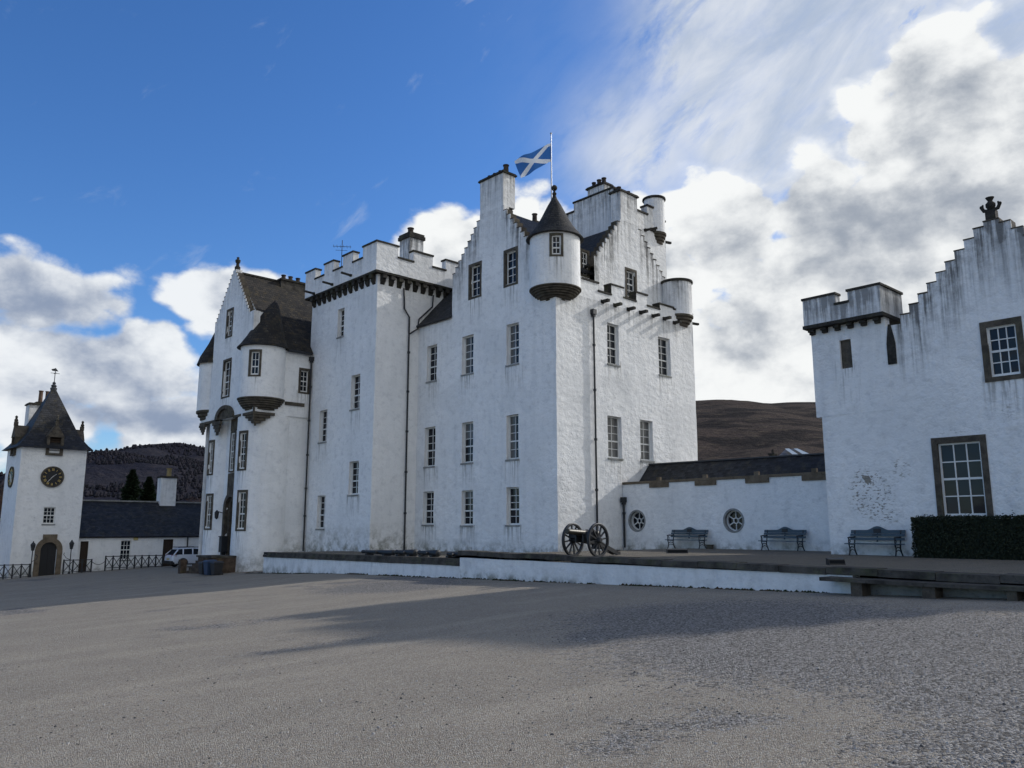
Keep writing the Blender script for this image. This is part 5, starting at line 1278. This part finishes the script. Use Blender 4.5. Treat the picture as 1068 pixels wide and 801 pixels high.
# ================================================================== PARKED CAR
def car():
    L, Wd = 4.45, 1.80
    xc = onY(64.6, 180, 582).x; yc0 = 64.6; z = gz(xc + 2, 65.5)
    t = thing('parked_car', 'silver estate car parked nose away beside the entrance steps', 'car', (xc, yc0, z))
    X0, Y0 = xc, yc0
    sec = [  # x, half width low, z low, z belt, half width belt
        (0, .74, .42, .82, .70), (.10, .84, .32, .96, .80), (.5, .88, .26, 1.0, .86), (1.3, .90, .24, 1.0, .885), (2.6, .90, .24, .98, .885), (3.5, .89, .26, .92, .86), (4.1, .84, .30, .80, .78), (4.4, .70, .40, .66, .62)]
    m = MB(); R_ = []
    ym = Y0 + Wd / 2
    for x, wl_, zl0, zb0, wb in sec:
        R_.append([(X0 + x, ym + s * w, z + zz_) for s, w, zz_ in ((-1, wl_ * .92, zl0), (-1, wl_, zl0 + .18), (-1, wl_, (zl0 + zb0) / 2 + .1), (-1, wb, zb0), (1, wb, zb0), (1, wl_, (zl0 + zb0) / 2 + .1), (1, wl_, zl0 + .18), (1, wl_ * .92, zl0))])
    vs = [p for r in R_ for p in r]; N = 8
    m.add(vs, [(i * N + k, i * N + (k + 1) % N, (i + 1) * N + (k + 1) % N, (i + 1) * N + k) for i in range(len(sec) - 1) for k in range(N)] + [tuple(range(N))[::-1], tuple(range(len(vs) - N, len(vs)))])
    # roof over the greenhouse
    g2 = [(.46, .78, 1.0, .60, 1.41), (.75, .82, 1.0, .64, 1.50), (1.6, .84, 1.0, .66, 1.53), (2.4, .84, .98, .64, 1.47), (2.75, .82, .97, .60, 1.36)]
    def roofline(x): 
        for p, q_ in zip(g2, g2[1:]):
            if p[0] <= x <= q_[0]: f = (x - p[0]) / (q_[0] - p[0]); return [p[i] + (q_[i] - p[i]) * f for i in range(5)]
        return g2[-1]
    vs = []; 
    for x, wb, zb0, wr_, zr_ in g2:
        vs += [(X0 + x, ym - wr_ - .03, z + zr_ - .09), (X0 + x, ym - wr_ + .08, z + zr_), (X0 + x, ym + wr_ - .08, z + zr_), (X0 + x, ym + wr_ + .03, z + zr_ - .09)]
    m.add(vs, [(i * 4 + k, i * 4 + k + 1, (i + 1) * 4 + k + 1, (i + 1) * 4 + k) for i in range(4) for k in range(3)] + [(0, 1, 2, 3)])
    for s in (-1, 1):                                # pillars
        for x, dx in ((.10, .46), (.80, .86), (1.55, 1.58), (3.35, 2.72)):
            rl = roofline(max(.46, min(2.75, dx))); m.bar((X0 + x, ym + s * (.87), z + .98), (X0 + dx, ym + s * (rl[3] + .03), z + rl[4] - .07), .09, .05)
    m.build('body', M['car'], t, smooth=True)
    gl = MB()
    P4 = [(.44, .84, .99, .62, 1.38), (.72, .86, .99, .66, 1.42), (1.56, .86, .99, .67, 1.44), (2.70, .84, .97, .61, 1.33), (3.3, .82, .95, .50, .98)]
    for p, q_ in zip(P4, P4[1:]):
        for s in (-1, 1): gl.quad((X0 + p[0], ym + s * p[1], z + p[2]), (X0 + q_[0], ym + s * q_[1], z + q_[2]), (X0 + q_[0], ym + s * q_[3], z + q_[4]), (X0 + p[0], ym + s * p[3], z + p[4]))
    gl.quad((X0 + .12, ym - .76, z + .97), (X0 + .12, ym + .76, z + .97), (X0 + .46, ym + .6, z + 1.38), (X0 + .46, ym - .6, z + 1.38))
    gl.quad((X0 + 3.3, ym - .8, z + .95), (X0 + 3.3, ym + .8, z + .95), (X0 + 2.73, ym + .6, z + 1.36), (X0 + 2.73, ym - .6, z + 1.36))
    gl.build('windows', M['car_glass'], t)
    for s in (-1, 1):
        c = MB(); c.hexa([(X0 - .01, ym + s * .52, z + .78), (X0 + .28, ym + s * .875, z + .82), (X0 + .26, ym + s * .80, z + .82), (X0 + .06, ym + s * .5, z + .78), (X0 + .05, ym + s * .55, z + .98), (X0 + .30, ym + s * .87, z + .99), (X0 + .28, ym + s * .8, z + .99), (X0 + .1, ym + s * .52, z + .98)]); c.build('tail_lamp', M['tail'], t)
    c = MB(); c.box(X0 - .07, X0 + .2, ym - .82, ym + .82, z + .30, z + .52); c.box(X0 + .3, X0 + 4.1, ym - .905, ym + .905, z + .22, z + .32); c.build('bumper', M['car_dark'], t)
    c = MB(); c.box(X0 - .03, X0 + .02, ym - .26, ym + .26, z + .60, z + .71); c.build('number_plate', M['yellow'], t)
    for x in (.82, 3.45):
        for s in (-1, 1):
            w = MB(); yy = ym + s * .82; pr_ = [(.20, -.10), (.31, -.105), (.335, -.07), (.335, .07), (.31, .105), (.20, .10)]
            vs = [(X0 + x + r0 * cos(2 * pi * k / 24), yy + o_, z + .335 + r0 * sin(2 * pi * k / 24)) for r0, o_ in pr_ for k in range(24)]
            w.add(vs, [(i * 24 + k, i * 24 + (k + 1) % 24, (i + 1) * 24 + (k + 1) % 24, (i + 1) * 24 + k) for i in range(5) for k in range(24)])
            arch = MB(); arch.poly([(X0 + x + .40 * cos(pi * k / 16 - .25 * (k == 0) + .25 * (k == 16)), ym + s * .904, z + .335 + .40 * sin(pi * k / 16)) for k in range(17)]); arch.build('wheel_arch', M['car_dark'], t)
            wo_ = w.build('wheel', M['car_dark'], t, smooth=True)
            c = MB()
            for k in range(5): a = 2 * pi * k / 5; c.bar((X0 + x, yy + s * .088, z + .335), (X0 + x + .2 * cos(a), yy + s * .088, z + .335 + .2 * sin(a)), .07, .02)
            c.poly([(X0 + x + .2 * cos(2 * pi * k / 20), yy + s * .07, z + .335 + .2 * sin(2 * pi * k / 20)) for k in range(20)]); c.build('rim', M['rim'], wo_)
    for x in (1.35, 2.15):
        c = MB(); c.box(X0 + x, X0 + x + .2, ym - .925, ym - .89, z + .84, z + .875); c.build('door_handle', M['car'], t)
    c = MB(); 
    for s in (-1, 1): c.bar((X0 + .5, ym + s * .58, z + 1.55), (X0 + 2.2, ym + s * .58, z + 1.55), .04, .05)
    c.build('roof_rail', M['iron'], t)
car()

# ================================================================== ENTRANCE STEPS, BINS
yA, yB, yC_ = onX(21.4, 221.5, 588).y, onX(21.4, 206, 588).y, onX(21.4, 193, 590).y
st = thing('entrance_steps', 'brown stone landing with steps down to the left before the entrance door', 'steps', (22, (yA + yB) / 2, -1.2))
zg = gz(21.5, 56) - .3; zt_ = zat(21.6, yB - .5, 579.5)
c = MB(); c.box(21.4, 22.9, yA, yB, zg, zt_ - .10); c.build('landing', M['brown_stone'], st, jitter=.02)
c = MB(); c.box(21.3, 22.9, yA - .05, yB + .05, zt_ - .095, zt_ + .02); c.build('landing_slab', M['coping'], st, jitter=.015)
for k in range(4):
    sw = (yC_ - yB) / 4
    c = MB(); z1_ = zt_ - .10 - (k + 1) * (zt_ - zg - .35) / 5; c.box(21.45, 23.2, yB + k * sw, yB + (k + 1) * sw - .01, zg, z1_); c.build('step', M['brown_stone'], st, jitter=.012)
yP = onX(21.3, 190.5, 588).y; c = MB(); c.box(21.1, 21.5, yP - .2, yP + .2, zg, zat(21.3, yP, 583.5)); tag(c.build('gate_pier', M['brown_stone'], jitter=.02), 'squat brown stone pier at the foot of the entrance steps', 'pier')
def bin_(x, y, mat, h, lab):
    z = gz(x, y) - .03; t = thing('wheelie_bin', lab, 'bin', (x, y, z), group='bins by the entrance door')
    c = MB(); c.hexa([(x - .22, y - .24, z + .08), (x + .22, y - .24, z + .08), (x + .22, y + .24, z + .08), (x - .22, y + .24, z + .08), (x - .29, y - .30, z + h), (x + .29, y - .30, z + h), (x + .29, y + .30, z + h), (x - .29, y + .30, z + h)]); c.build('body', M[mat], t)
    c = MB(); c.hexa([(x - .33, y - .34, z + h + .003), (x + .33, y - .34, z + h + .003), (x + .33, y + .34, z + h + .003), (x - .33, y + .34, z + h + .003), (x - .26, y - .26, z + h + .09), (x + .28, y - .26, z + h + .12), (x + .28, y + .26, z + h + .12), (x - .26, y + .26, z + h + .09)]); c.build('lid', M[mat], t)
    c = MB(); c.tube([(x + .2, y - .3, z + .12), (x + .2, y + .3, z + .12)], .12, 12); c.build('wheel', M['iron'], t)
yb_ = lambda px: onX(20.95, px, 590).y
bin_(20.85, yb_(220.5), 'bin_blue', .84, 'blue plastic bin standing before the entrance landing')
bin_(20.95, yb_(226), 'iron', .74, 'black bin standing right of the blue bin')
bin_(20.95, yb_(213.5), 'iron', .74, 'black bin standing left of the blue bin against the steps')
c = MB(); p_ = onX(XD - .15, 232, 567); c.box(p_.x - .15, p_.x + .25, p_.y - .22, p_.y + .22, p_.z - .55, p_.z + .45); c.box(p_.x - .2, p_.x + .25, p_.y - .26, p_.y + .26, p_.z + .452, p_.z + .5); c.box(p_.x - .06, p_.x + .2, p_.y - .06, p_.y + .06, zg, p_.z - .552)
tag(c.build('notice_stand', M['iron']), 'small dark box on a post left of the entrance door', 'notice stand')

# ================================================================== FIELD GUN on the terrace
def field_gun(x, y, z):
    t = thing('field_gun', 'old black field gun on two spoked wheels by the terrace edge', 'cannon', (x, y, z), radians(4))
    R_ = .585
    for s in (-1, 1):
        w = MB(); yy = s * .56; n = 32
        pr_ = [(R_ - .075, -.045), (R_ - .02, -.05), (R_, -.04), (R_, .04), (R_ - .02, .05), (R_ - .075, .045)]
        vs = [(r0 * cos(2 * pi * k / n), yy + o_, R_ + r0 * sin(2 * pi * k / n)) for r0, o_ in pr_ for k in range(n)]
        w.add(vs, [(i * n + k, i * n + (k + 1) % n, ((i + 1) % 6) * n + (k + 1) % n, ((i + 1) % 6) * n + k) for i in range(6) for k in range(n)])
        wo_ = w.build('wheel', M['iron'], t, local=True)
        c = MB()
        for k in range(12):
            a = 2 * pi * k / 12 + .13; c.bar((.09 * cos(a), yy, R_ + .09 * sin(a)), ((R_ - .06) * cos(a), yy, R_ + (R_ - .06) * sin(a)), .045, .045, (0, 1, 0))
        c.build('spokes', M['iron'], wo_, local=True)
        c = MB(); c.tube([(0, yy - .14, R_), (0, yy - .10, R_), (0, yy, R_), (0, yy + .10, R_), (0, yy + .14, R_)], [.07, .10, .125, .10, .07], 14); c.build('hub', M['iron'], wo_, local=True)
    c = MB(); c.tube([(0, -.6, R_), (0, .6, R_)], .05, 10); c.box(-.08, .08, -.42, .42, R_ - .06, R_ + .06); c.build('axle', M['iron'], t, local=True)
    c = MB(); zb = R_ + .22
    c.tube([(-1.02, 0, zb + .08), (-.98, 0, zb + .08), (-.92, 0, zb + .077), (-.1, 0, zb + .02), (.02, 0, zb + .015), (.05, 0, zb + .013), (.62, 0, zb - .03), (.68, 0, zb - .035), (.72, 0, zb - .04), (.80, 0, zb - .045), (.86, 0, zb - .05)], [.085, .105, .085, .115, .115, .135, .16, .165, .08, .065, .03], 18)
    c.tube([(0.02, -.24, zb), (.02, .24, zb)], .045, 10); c.build('barrel', M['brass'], t, smooth=True, local=True)
    c = MB()
    for s in (-1, 1): c.hexa([(-.35, s * .16 - .03, R_ - .06), (.3, s * .16 - .03, R_ - .14), (.3, s * .16 + .03, R_ - .14), (-.35, s * .16 + .03, R_ - .06), (-.35, s * .16 - .03, R_ + .24), (.25, s * .16 - .03, R_ + .18), (.25, s * .16 + .03, R_ + .18), (-.35, s * .16 + .03, R_ + .24)])
    for s in (-1, 1): c.bar((.2, s * .16, R_ + .02), (1.75, s * .08, .10), .07, .15)
    c.box(.55, .62, -.16, .16, R_ - .32, R_ - .10); c.bar((1.55, 0, .16), (1.95, 0, .09), .18, .10); c.tube([(1.8, -.2, .2), (1.8, .2, .2)], .02, 6); c.build('carriage', M['iron'], t, local=True)
    for s in (-1, 1):
        c = MB(); c.box(-.28, .05, s * .38 - .15, s * .38 + .15, R_ + .07, R_ + .30); c.build('ammunition_box', M['iron'], t, local=True)
g0 = onZ(.645, 609.5, 581.3); field_gun(g0.x + .35, g0.y + .26, .645)

# cannon barrels lying behind the lower wall
for k, (pa, pb_, r_) in enumerate([(378, 411, .11), (413, 434, .13), (437, 457.5, .13), (467, 481, .10)]):
    X_ = 21.9 - .1 * k
    ya, yb = onX(X_, pb_, 577).y, onX(X_, pa, 577).y; ym_ = (ya + yb) / 2; z_ = tz(X_, ym_)
    lab = ['long thin black cannon barrel, leftmost of four behind the lower wall', 'thick black cannon barrel second from left behind the lower wall', 'thick black cannon barrel third from left behind the lower wall', 'short black cannon barrel nearest the step up in the wall'][k]
    t = thing('cannon_barrel', lab, 'cannon', (X_, ym_, z_), group='cannon barrels along the terrace edge')
    Lh = (yb - ya) / 2; zz_ = .05 + r_
    c = MB(); c.tube([(0, -Lh - .06, zz_), (0, -Lh, zz_), (0, -Lh + .03, zz_), (0, -Lh + .12, zz_), (0, 0, zz_), (0, .02, zz_), (0, Lh * .85, zz_), (0, Lh * .9, zz_), (0, Lh, zz_)], [.05, .06, r_ * 1.1, r_ * 1.08, r_ * .88, r_ * .82, r_ * .62, r_ * .8, r_ * .72], 14); c.tube([(-.24, -.1, zz_), (.24, -.1, zz_)], .05, 8); c.build('barrel', M['iron'], t, smooth=True, local=True)
    for f in (-.55, .55):
        c = MB(); c.box(-.2, .2, f * Lh - .08, f * Lh + .08, -.05, .09); c.build('rest', M['iron'], t, local=True)

# ================================================================== BENCHES on the terrace
def bench(px0, px1, py, wallx, lab):
    xb = wallx - .42; a = onX(xb, px0, py); e = onX(xb, px1, py); Lb = a.y - e.y; yc_ = (a.y + e.y) / 2; z_ = tz(xb, yc_)
    t = thing('garden_bench', lab, 'bench', (xb, yc_, z_), group='blue-green benches on the terrace')
    h = Lb / 2
    # bench faces -X; back at +X
    for s in (-1, 1):
        c = MB(); y = s * (h - .16)
        c.tube([(-.30, y, 0), (-.24, y, .1), (-.20, y, .26), (-.27, y, .40), (-.26, y, .5), (-.25, y, .64)], .026, 8); c.tube([(.34, y, 0), (.24, y, .12), (.17, y, .28), (.20, y, .42), (.27, y, .70), (.32, y, .92)], .026, 8)
        c.tube([(-.30, y, .645), (-.1, y, .665), (.10, y, .66), (.26, y, .68)], .028, 8); c.tube([(-.26, y, .41), (.2, y, .40)], .024, 8)
        c.tube([(-.20, y, .26), (-.08, y, .32), (.05, y, .30), (.17, y, .28)], .018, 6); c.tube([(-.22, y, .15), (-.02, y, .22), (.20, y, .16)], .016, 6); c.tube([(-.25, y, .62), (-.12, y, .52), (-.2, y, .44)], .014, 6)
        c.build('end_frame', M['iron'], t, local=True)
    c = MB()
    for k in range(5): c.box(-.29 + k * .098, -.29 + k * .098 + .082, -h, h, .41, .445)
    c.build('seat', M['bench'], t, local=True)
    c = MB()
    for zz_, d_ in ((.56, .235), (.70, .275)): c.hexa([(d_ - .05, -h, zz_), (d_ - .02, -h, zz_), (d_ - .02, h, zz_), (d_ - .05, h, zz_), (d_ - .02, -h, zz_ + .09), (d_ + .01, -h, zz_ + .09), (d_ + .01, h, zz_ + .09), (d_ - .02, h, zz_ + .09)])
    # top rail with a raised crest in the middle
    pts = []
    for k in range(33):
        y = -h + 2 * h * k / 32; q_ = abs(y) / h; pts.append((y, .80, .93 + (.14 * (.5 + .5 * cos(pi * min(1, q_ / .42))) if q_ < .42 else 0)))
    for (y0_, zl_, zu0), (y1_, _, zu1) in zip(pts, pts[1:]): c.hexa([(.29, y0_, zl_), (.32, y0_, zl_), (.32, y1_, zl_), (.29, y1_, zl_), (.32, y0_, zu0), (.35, y0_, zu0), (.35, y1_, zu1), (.32, y1_, zu1)])
    c.bar((.24, 0, .5), (.33, 0, .95), .05, .03)
    c.build('backrest', M['bench'], t, local=True)
    c = MB(); c.bar((.296, -.14, .90), (.296, .14, .90), .02, .16); c.bar((.245, -.17, .735), (.245, .17, .735), .02, .07); c.build('crest_plate', M['iron'], t, local=True)
bench(697, 735, 560, XW - .1, 'farthest bench on the terrace, below and right of the small round window')
bench(794, 838, 563, XW - .1, 'middle bench right of the second round window, near the wing corner')
bench(884.5, 941.5, 568, XR, 'nearest bench on the terrace, beside the clipped hedge')
def light_box(px0, px1, py, lab):
    a, e = onZ(.645, px0, py), onZ(.645, px1, py); t = thing('ground_floodlight', lab, 'floodlight', ((a.x + e.x) / 2, (a.y + e.y) / 2, .645), atan2(e.y - a.y, e.x - a.x), group='low dark floodlight boxes on the terrace')
    h = (e - a).length / 2
    c = MB(); c.hexa([(-h, -.14, 0), (h, -.14, 0), (h, .14, 0), (-h, .14, 0), (-h, -.08, .15), (h, -.08, .15), (h, .14, .18), (-h, .14, .18)]); c.build('housing', M['car_dark'], t, local=True)
    c = MB(); c.box(-h * .92, h * .92, -.13, -.085, .035, .125); c.build('lens', M['car_glass'], t, local=True)
light_box(695.5, 717, 577, 'long low dark box on the gravel in front of the farthest bench')
light_box(863.5, 880, 589, 'low dark box on the gravel left of the nearest bench')
p = onX(XW - .25, 740.5, 574); c = MB(); c.box(p.x - .12, p.x + .12, p.y - .13, p.y + .13, .6, .82); c.box(p.x - .15, p.x + .15, p.y - .16, p.y + .16, .822, .86); tag(c.build('stone_block', M['stone'], jitter=.01), 'small stone block at the wall foot right of the farthest bench', 'stone')

# ================================================================== HEDGE
hx0 = XR - 1.55; ha = onX(hx0, 952, 560).y; hz_ = onX(hx0, 1000, 539.3).z
hd = thing('clipped_hedge', 'dark clipped hedge under the tall ground-floor window', 'hedge', (30.0, 6, .6))
c = MB(); c.box(hx0 + .08, XR - .25, 1.2, ha - .08, .55, hz_ - .06); c.build('hedge_core', M['hedge'], hd)
c = MB(); rnd = random.Random(3)
def leaf(p, nrm):
    s = rnd.uniform(.022, .05); a = Vector((rnd.gauss(0, 1), rnd.gauss(0, 1), rnd.gauss(0, 1))).normalized(); n_ = (nrm + a * .9).normalized(); t_ = n_.orthogonal().normalized(); b_ = n_.cross(t_)
    an = rnd.random() * 6; u_ = t_ * cos(an) + b_ * sin(an); w_ = n_.cross(u_)
    c.quad(p - u_ * s * 1.4, p + w_ * s * .6, p + u_ * s * 1.4, p - w_ * s * .6)
for k in range(15000):
    f = rnd.random(); o_ = rnd.gauss(0, .025) + .05 * mnoise.noise(Vector((k % 97, 0, 0)))
    if f < .62: y, z = rnd.uniform(2.5, ha), rnd.uniform(.62, hz_); p = Vector((hx0 + o_ + .09 * mnoise.noise(Vector((y * 1.3, z * 1.5, 0))), y, z)); leaf(p, Vector((-1, 0, 0)))
    elif f < .86: y, x = rnd.uniform(2.5, ha), rnd.uniform(hx0, XR - .2); leaf(Vector((x, y, hz_ + o_ * (2.6 if k % 11 == 0 else 1) + .08 * mnoise.noise(Vector((y * 1.2, x, 4))))), Vector((0, 0, 1)))
    else: x, z = rnd.uniform(hx0, XR - .2), rnd.uniform(.62, hz_); leaf(Vector((x, ha + o_ + .05 * mnoise.noise(Vector((x, z * 1.4, 8))), z)), Vector((0, 1, 0)))
lo = c.build('foliage', M['hedge'], hd)

# ================================================================== FLAGPOLE and FLAG
px_, py0 = 33.6, 32.2
dfl = (Vector((px_, py0, 0))).dot(fwd)
def atpix(px, py, dep):     # point at depth dep ahead of the viewer
    d = ray(px, py); return EYE + d * (dep / (d.dot(fwd)))
ptop = atpix(573.6, 140, dfl); pbot = atpix(576.4, 205, dfl); ax = (ptop.x + pbot.x) / 2; ay = (ptop.y + pbot.y) / 2
c = MB(); c.tube([(ax, ay, 17.0), (ax, ay, ptop.z)], [.06, .03], 8); c.sphere((ax, ay, ptop.z + .05), .07, 8)
tag(c.build('flagpole', M['rim']), 'thin pale flagpole rising behind the corner turret', 'flagpole')
fl_ = MB(); nu, nv = 28, 16; vs = []; uv = []
A, B = atpix(572.6, 149.5, dfl), atpix(573.6, 168.5, dfl); Cc, Dd = atpix(536.5, 167, dfl), atpix(543.5, 186, dfl)
for i in range(nu + 1):
    u = i / nu
    for j in range(nv + 1):
        v = j / nv; top_ = A.lerp(Cc, u); bot = B.lerp(Dd, u); p = top_.lerp(bot, v)
        wv = sin(u * 7.5 + v * 1.4) * .16 * u + sin(u * 15 - v * 3) * .05 * u
        p = p + Vector((.3, .95, 0)) * 0 + fwd * wv * 1.3 + Vector((0, 0, 1)) * (.06 * sin(u * 8 + .6) * u - .10 * sin(pi * u) * (1 - v) * .4)
        if i == 0: p = Vector((ax, ay, p.z))
        vs.append(p); uv.append((u, v))
fl_.add(vs, [(i * (nv + 1) + j, i * (nv + 1) + j + 1, (i + 1) * (nv + 1) + j + 1, (i + 1) * (nv + 1) + j) for i in range(nu) for j in range(nv)], uvs=uv)
tag(fl_.build('flag', M['flag'], smooth=True), 'blue flag with a white diagonal cross flying to the left of its pole', 'flag')
# aerial on the square tower
a = atpix(357, 252, Vector((28, 46, 0)).dot(fwd)); ax_, ay_ = a.x, a.y; zz_ = zat(ax_, ay_, 252)
c = MB(); c.tube([(ax_, ay_, 17.5), (ax_, ay_, zz_ + .1)], .025, 6); c.bar((ax_ - .5, ay_ + .35, zz_ - .35), (ax_ + .5, ay_ - .35, zz_ - .35), .025)
for k in range(6):
    f = -.45 + k * .18; c.bar((ax_ + f + .17, ay_ - f * .7 + .25, zz_ - .35), (ax_ + f - .17, ay_ - f * .7 - .25, zz_ - .35), .018)
c.bar((ax_ - .35, ay_ + .25, zz_ - .62), (ax_ + .3, ay_ - .2, zz_ - .62), .02)
c.build('aerial', M['iron']); o = bpy.data.objects['aerial']; o.location = -Vector((29, 45, .3)); o.parent = sq

# ================================================================== TREES and the house far behind
def conifer(px, pyt, pyb, dep, wpx, lab, seed):
    rnd = random.Random(seed); pb = atpix(px, pyb, dep); pt = atpix(px, pyt, dep); H_ = pt.z - pb.z + 2; R_ = wpx / 850 * dep / 2 * 1.55
    t = thing('conifer', lab, 'tree', (pb.x, pb.y, pb.z - 2), group='dark conifers behind the stable range')
    c = MB(); c.tube([(0, 0, -1), (0, 0, H_ * .5), (0, 0, H_ * .97)], [.35, .2, .04], 7); c.build('trunk', M['bark'], t, local=True)
    c = MB(); n = 5200
    for k in range(n):
        f = rnd.random() ** .8; z = H_ * (.16 + .84 * f); env = R_ * (1.0 if f < .3 else (1 - ((f - .3) / .7) ** 1.5)) * (.72 + .5 * mnoise.noise(Vector((seed, f * 9, 0))))
        a = rnd.random() * 2 * pi; env *= .78 + .5 * mnoise.noise(Vector((cos(a) * 1.6, sin(a) * 1.6, f * 7 + seed)))
        rr = env * sqrt(rnd.random()) ; rr = max(rr, env * rnd.uniform(.3, 1)); s = rnd.uniform(.25, .55)
        p = Vector((rr * cos(a), rr * sin(a), z - rr * .12)); d_ = Vector((cos(a), sin(a), rnd.uniform(-.3, .5))).normalized(); w_ = d_.cross(Vector((rnd.gauss(0, .4), rnd.gauss(0, .4), 1))).normalized()
        c.quad(p - d_ * s, p + w_ * s * .42, p + d_ * s, p - w_ * s * .42)
    c.build('crown', M['conifer'], t, local=True)
conifer(136, 490, 524, 150, 18, 'taller dark conifer standing behind the stable roof', 4)
conifer(154, 497.5, 524, 155, 16, 'shorter rounder dark conifer nearer the white chimney', 9)
def bare_tree(px, pyt, pyb, dep, lab, seed, spread=.5, grp=None, mat='twig', name='bare_tree'):
    rnd = random.Random(seed); pb = atpix(px, pyb, dep); pt = atpix(px, pyt, dep); H_ = pt.z - pb.z + 2
    t = thing(name, lab, 'tree', (pb.x, pb.y, pb.z - 2), group=grp)
    tr, tw = MB(), MB()
    def grow(p, d, ln, r, lev):
        q_ = p + d * ln; m_ = tr if lev < 2 else tw
        mid = p.lerp(q_, .5) + Vector((rnd.gauss(0, .05), rnd.gauss(0, .05), 0)) * ln
        m_.tube([p, mid, q_], [r, r * .85, r * .68], 5 if lev < 2 else 3, cap=False)
        if lev >= 5: return
        for k in range(3 if lev < 4 else 4):
            nd = (d + Vector((rnd.gauss(0, spread), rnd.gauss(0, spread), rnd.gauss(.12, .25)))).normalized()
            grow(p.lerp(q_, rnd.uniform(.6, 1)), nd, ln * rnd.uniform(.62, .82), r * .6, lev + 1)
    grow(Vector((0, 0, -1)), Vector((0, 0, 1)), H_ * .30, H_ * .022, 0)
    tr.build('trunk', M['bark'], t, local=True); tw.build('crown', M[mat], t, local=True)
bare_tree(3, 484, 560, 105, 'bare leafless tree at the left edge behind the clock tower', 2, .55)
bare_tree(-9, 470, 560, 112, 'larger bare tree cut off by the left edge of the picture', 21, .55)
for k, (px, pt_, dep) in enumerate([(113, 508, 140), (122, 510, 146), (167, 512, 138), (203, 508, 170), (210, 505, 176)]):
    bare_tree(px, pt_, 526, dep, ['reddish bare tree left of the conifers', 'bare brown tree right beside the taller conifer', 'small bare tree just left of the white range chimney', 'pale bare tree right of the white range chimney', 'bare tree next to the entrance block edge'][k], 30 + k, .6, 'bare trees behind the stable range')
hs = thing('distant_house', 'far house roof with pale glazing peeping over the low slate roof', 'house', tuple(atpix(830, 480, 95)))
dd = 95; w0, w1, wt = atpix(812, 476, dd), atpix(848, 476, dd), atpix(828, 466.5, dd)
bk = fwd * 6
c = MB(); c.hexa([w0 - upv * 6, w1 - upv * 6, w1 + bk - upv * 6, w0 + bk - upv * 6, w0, w1, w1 + bk, w0 + bk]); c.build('wall', M['grey_panel'], hs)
ra, rb = atpix(824, 467.5, dd) + bk * .3, atpix(836, 466, dd) + bk * .3
c = MB(); slab_roof(c, [w0 + Vector((0, 0, .05)), w1 + Vector((0, 0, .05)), rb, ra], .1); slab_roof(c, [w1 + Vector((0, 0, .05)), w1 + bk, rb + bk * .4, rb], .1); rfh = c.build('roof', M['lead'], hs)
c = MB()
for q0, q1, t0, t1 in ((826, 832, 822.5, 827), (837, 845, 832, 836)):
    o_ = Vector((0, 0, .12)) - fwd * .15; c.quad(atpix(q0, 475, dd) + o_, atpix(q1, 475, dd) + o_, atpix(t1, 467.6, dd) + bk * .25 + o_, atpix(t0, 467.8, dd) + bk * .25 + o_)
c.build('roof_light', M['glassroof'], rfh)
ch = atpix(806.5, 471.5, dd); cb_ = atpix(806.5, 480, dd)
c = MB(); c.box(cb_.x - .35, cb_.x + .35, cb_.y - .35, cb_.y + .35, cb_.z - 3, ch.z - .3); c.box(cb_.x - .42, cb_.x + .42, cb_.y - .42, cb_.y + .42, ch.z - .298, ch.z - .15); c.lathe([(.16, ch.z - .15), (.14, ch.z + .3), (.1, ch.z + .3)], cb_.x, cb_.y, 10); c.build('chimney', M['dark_stone'], hs)
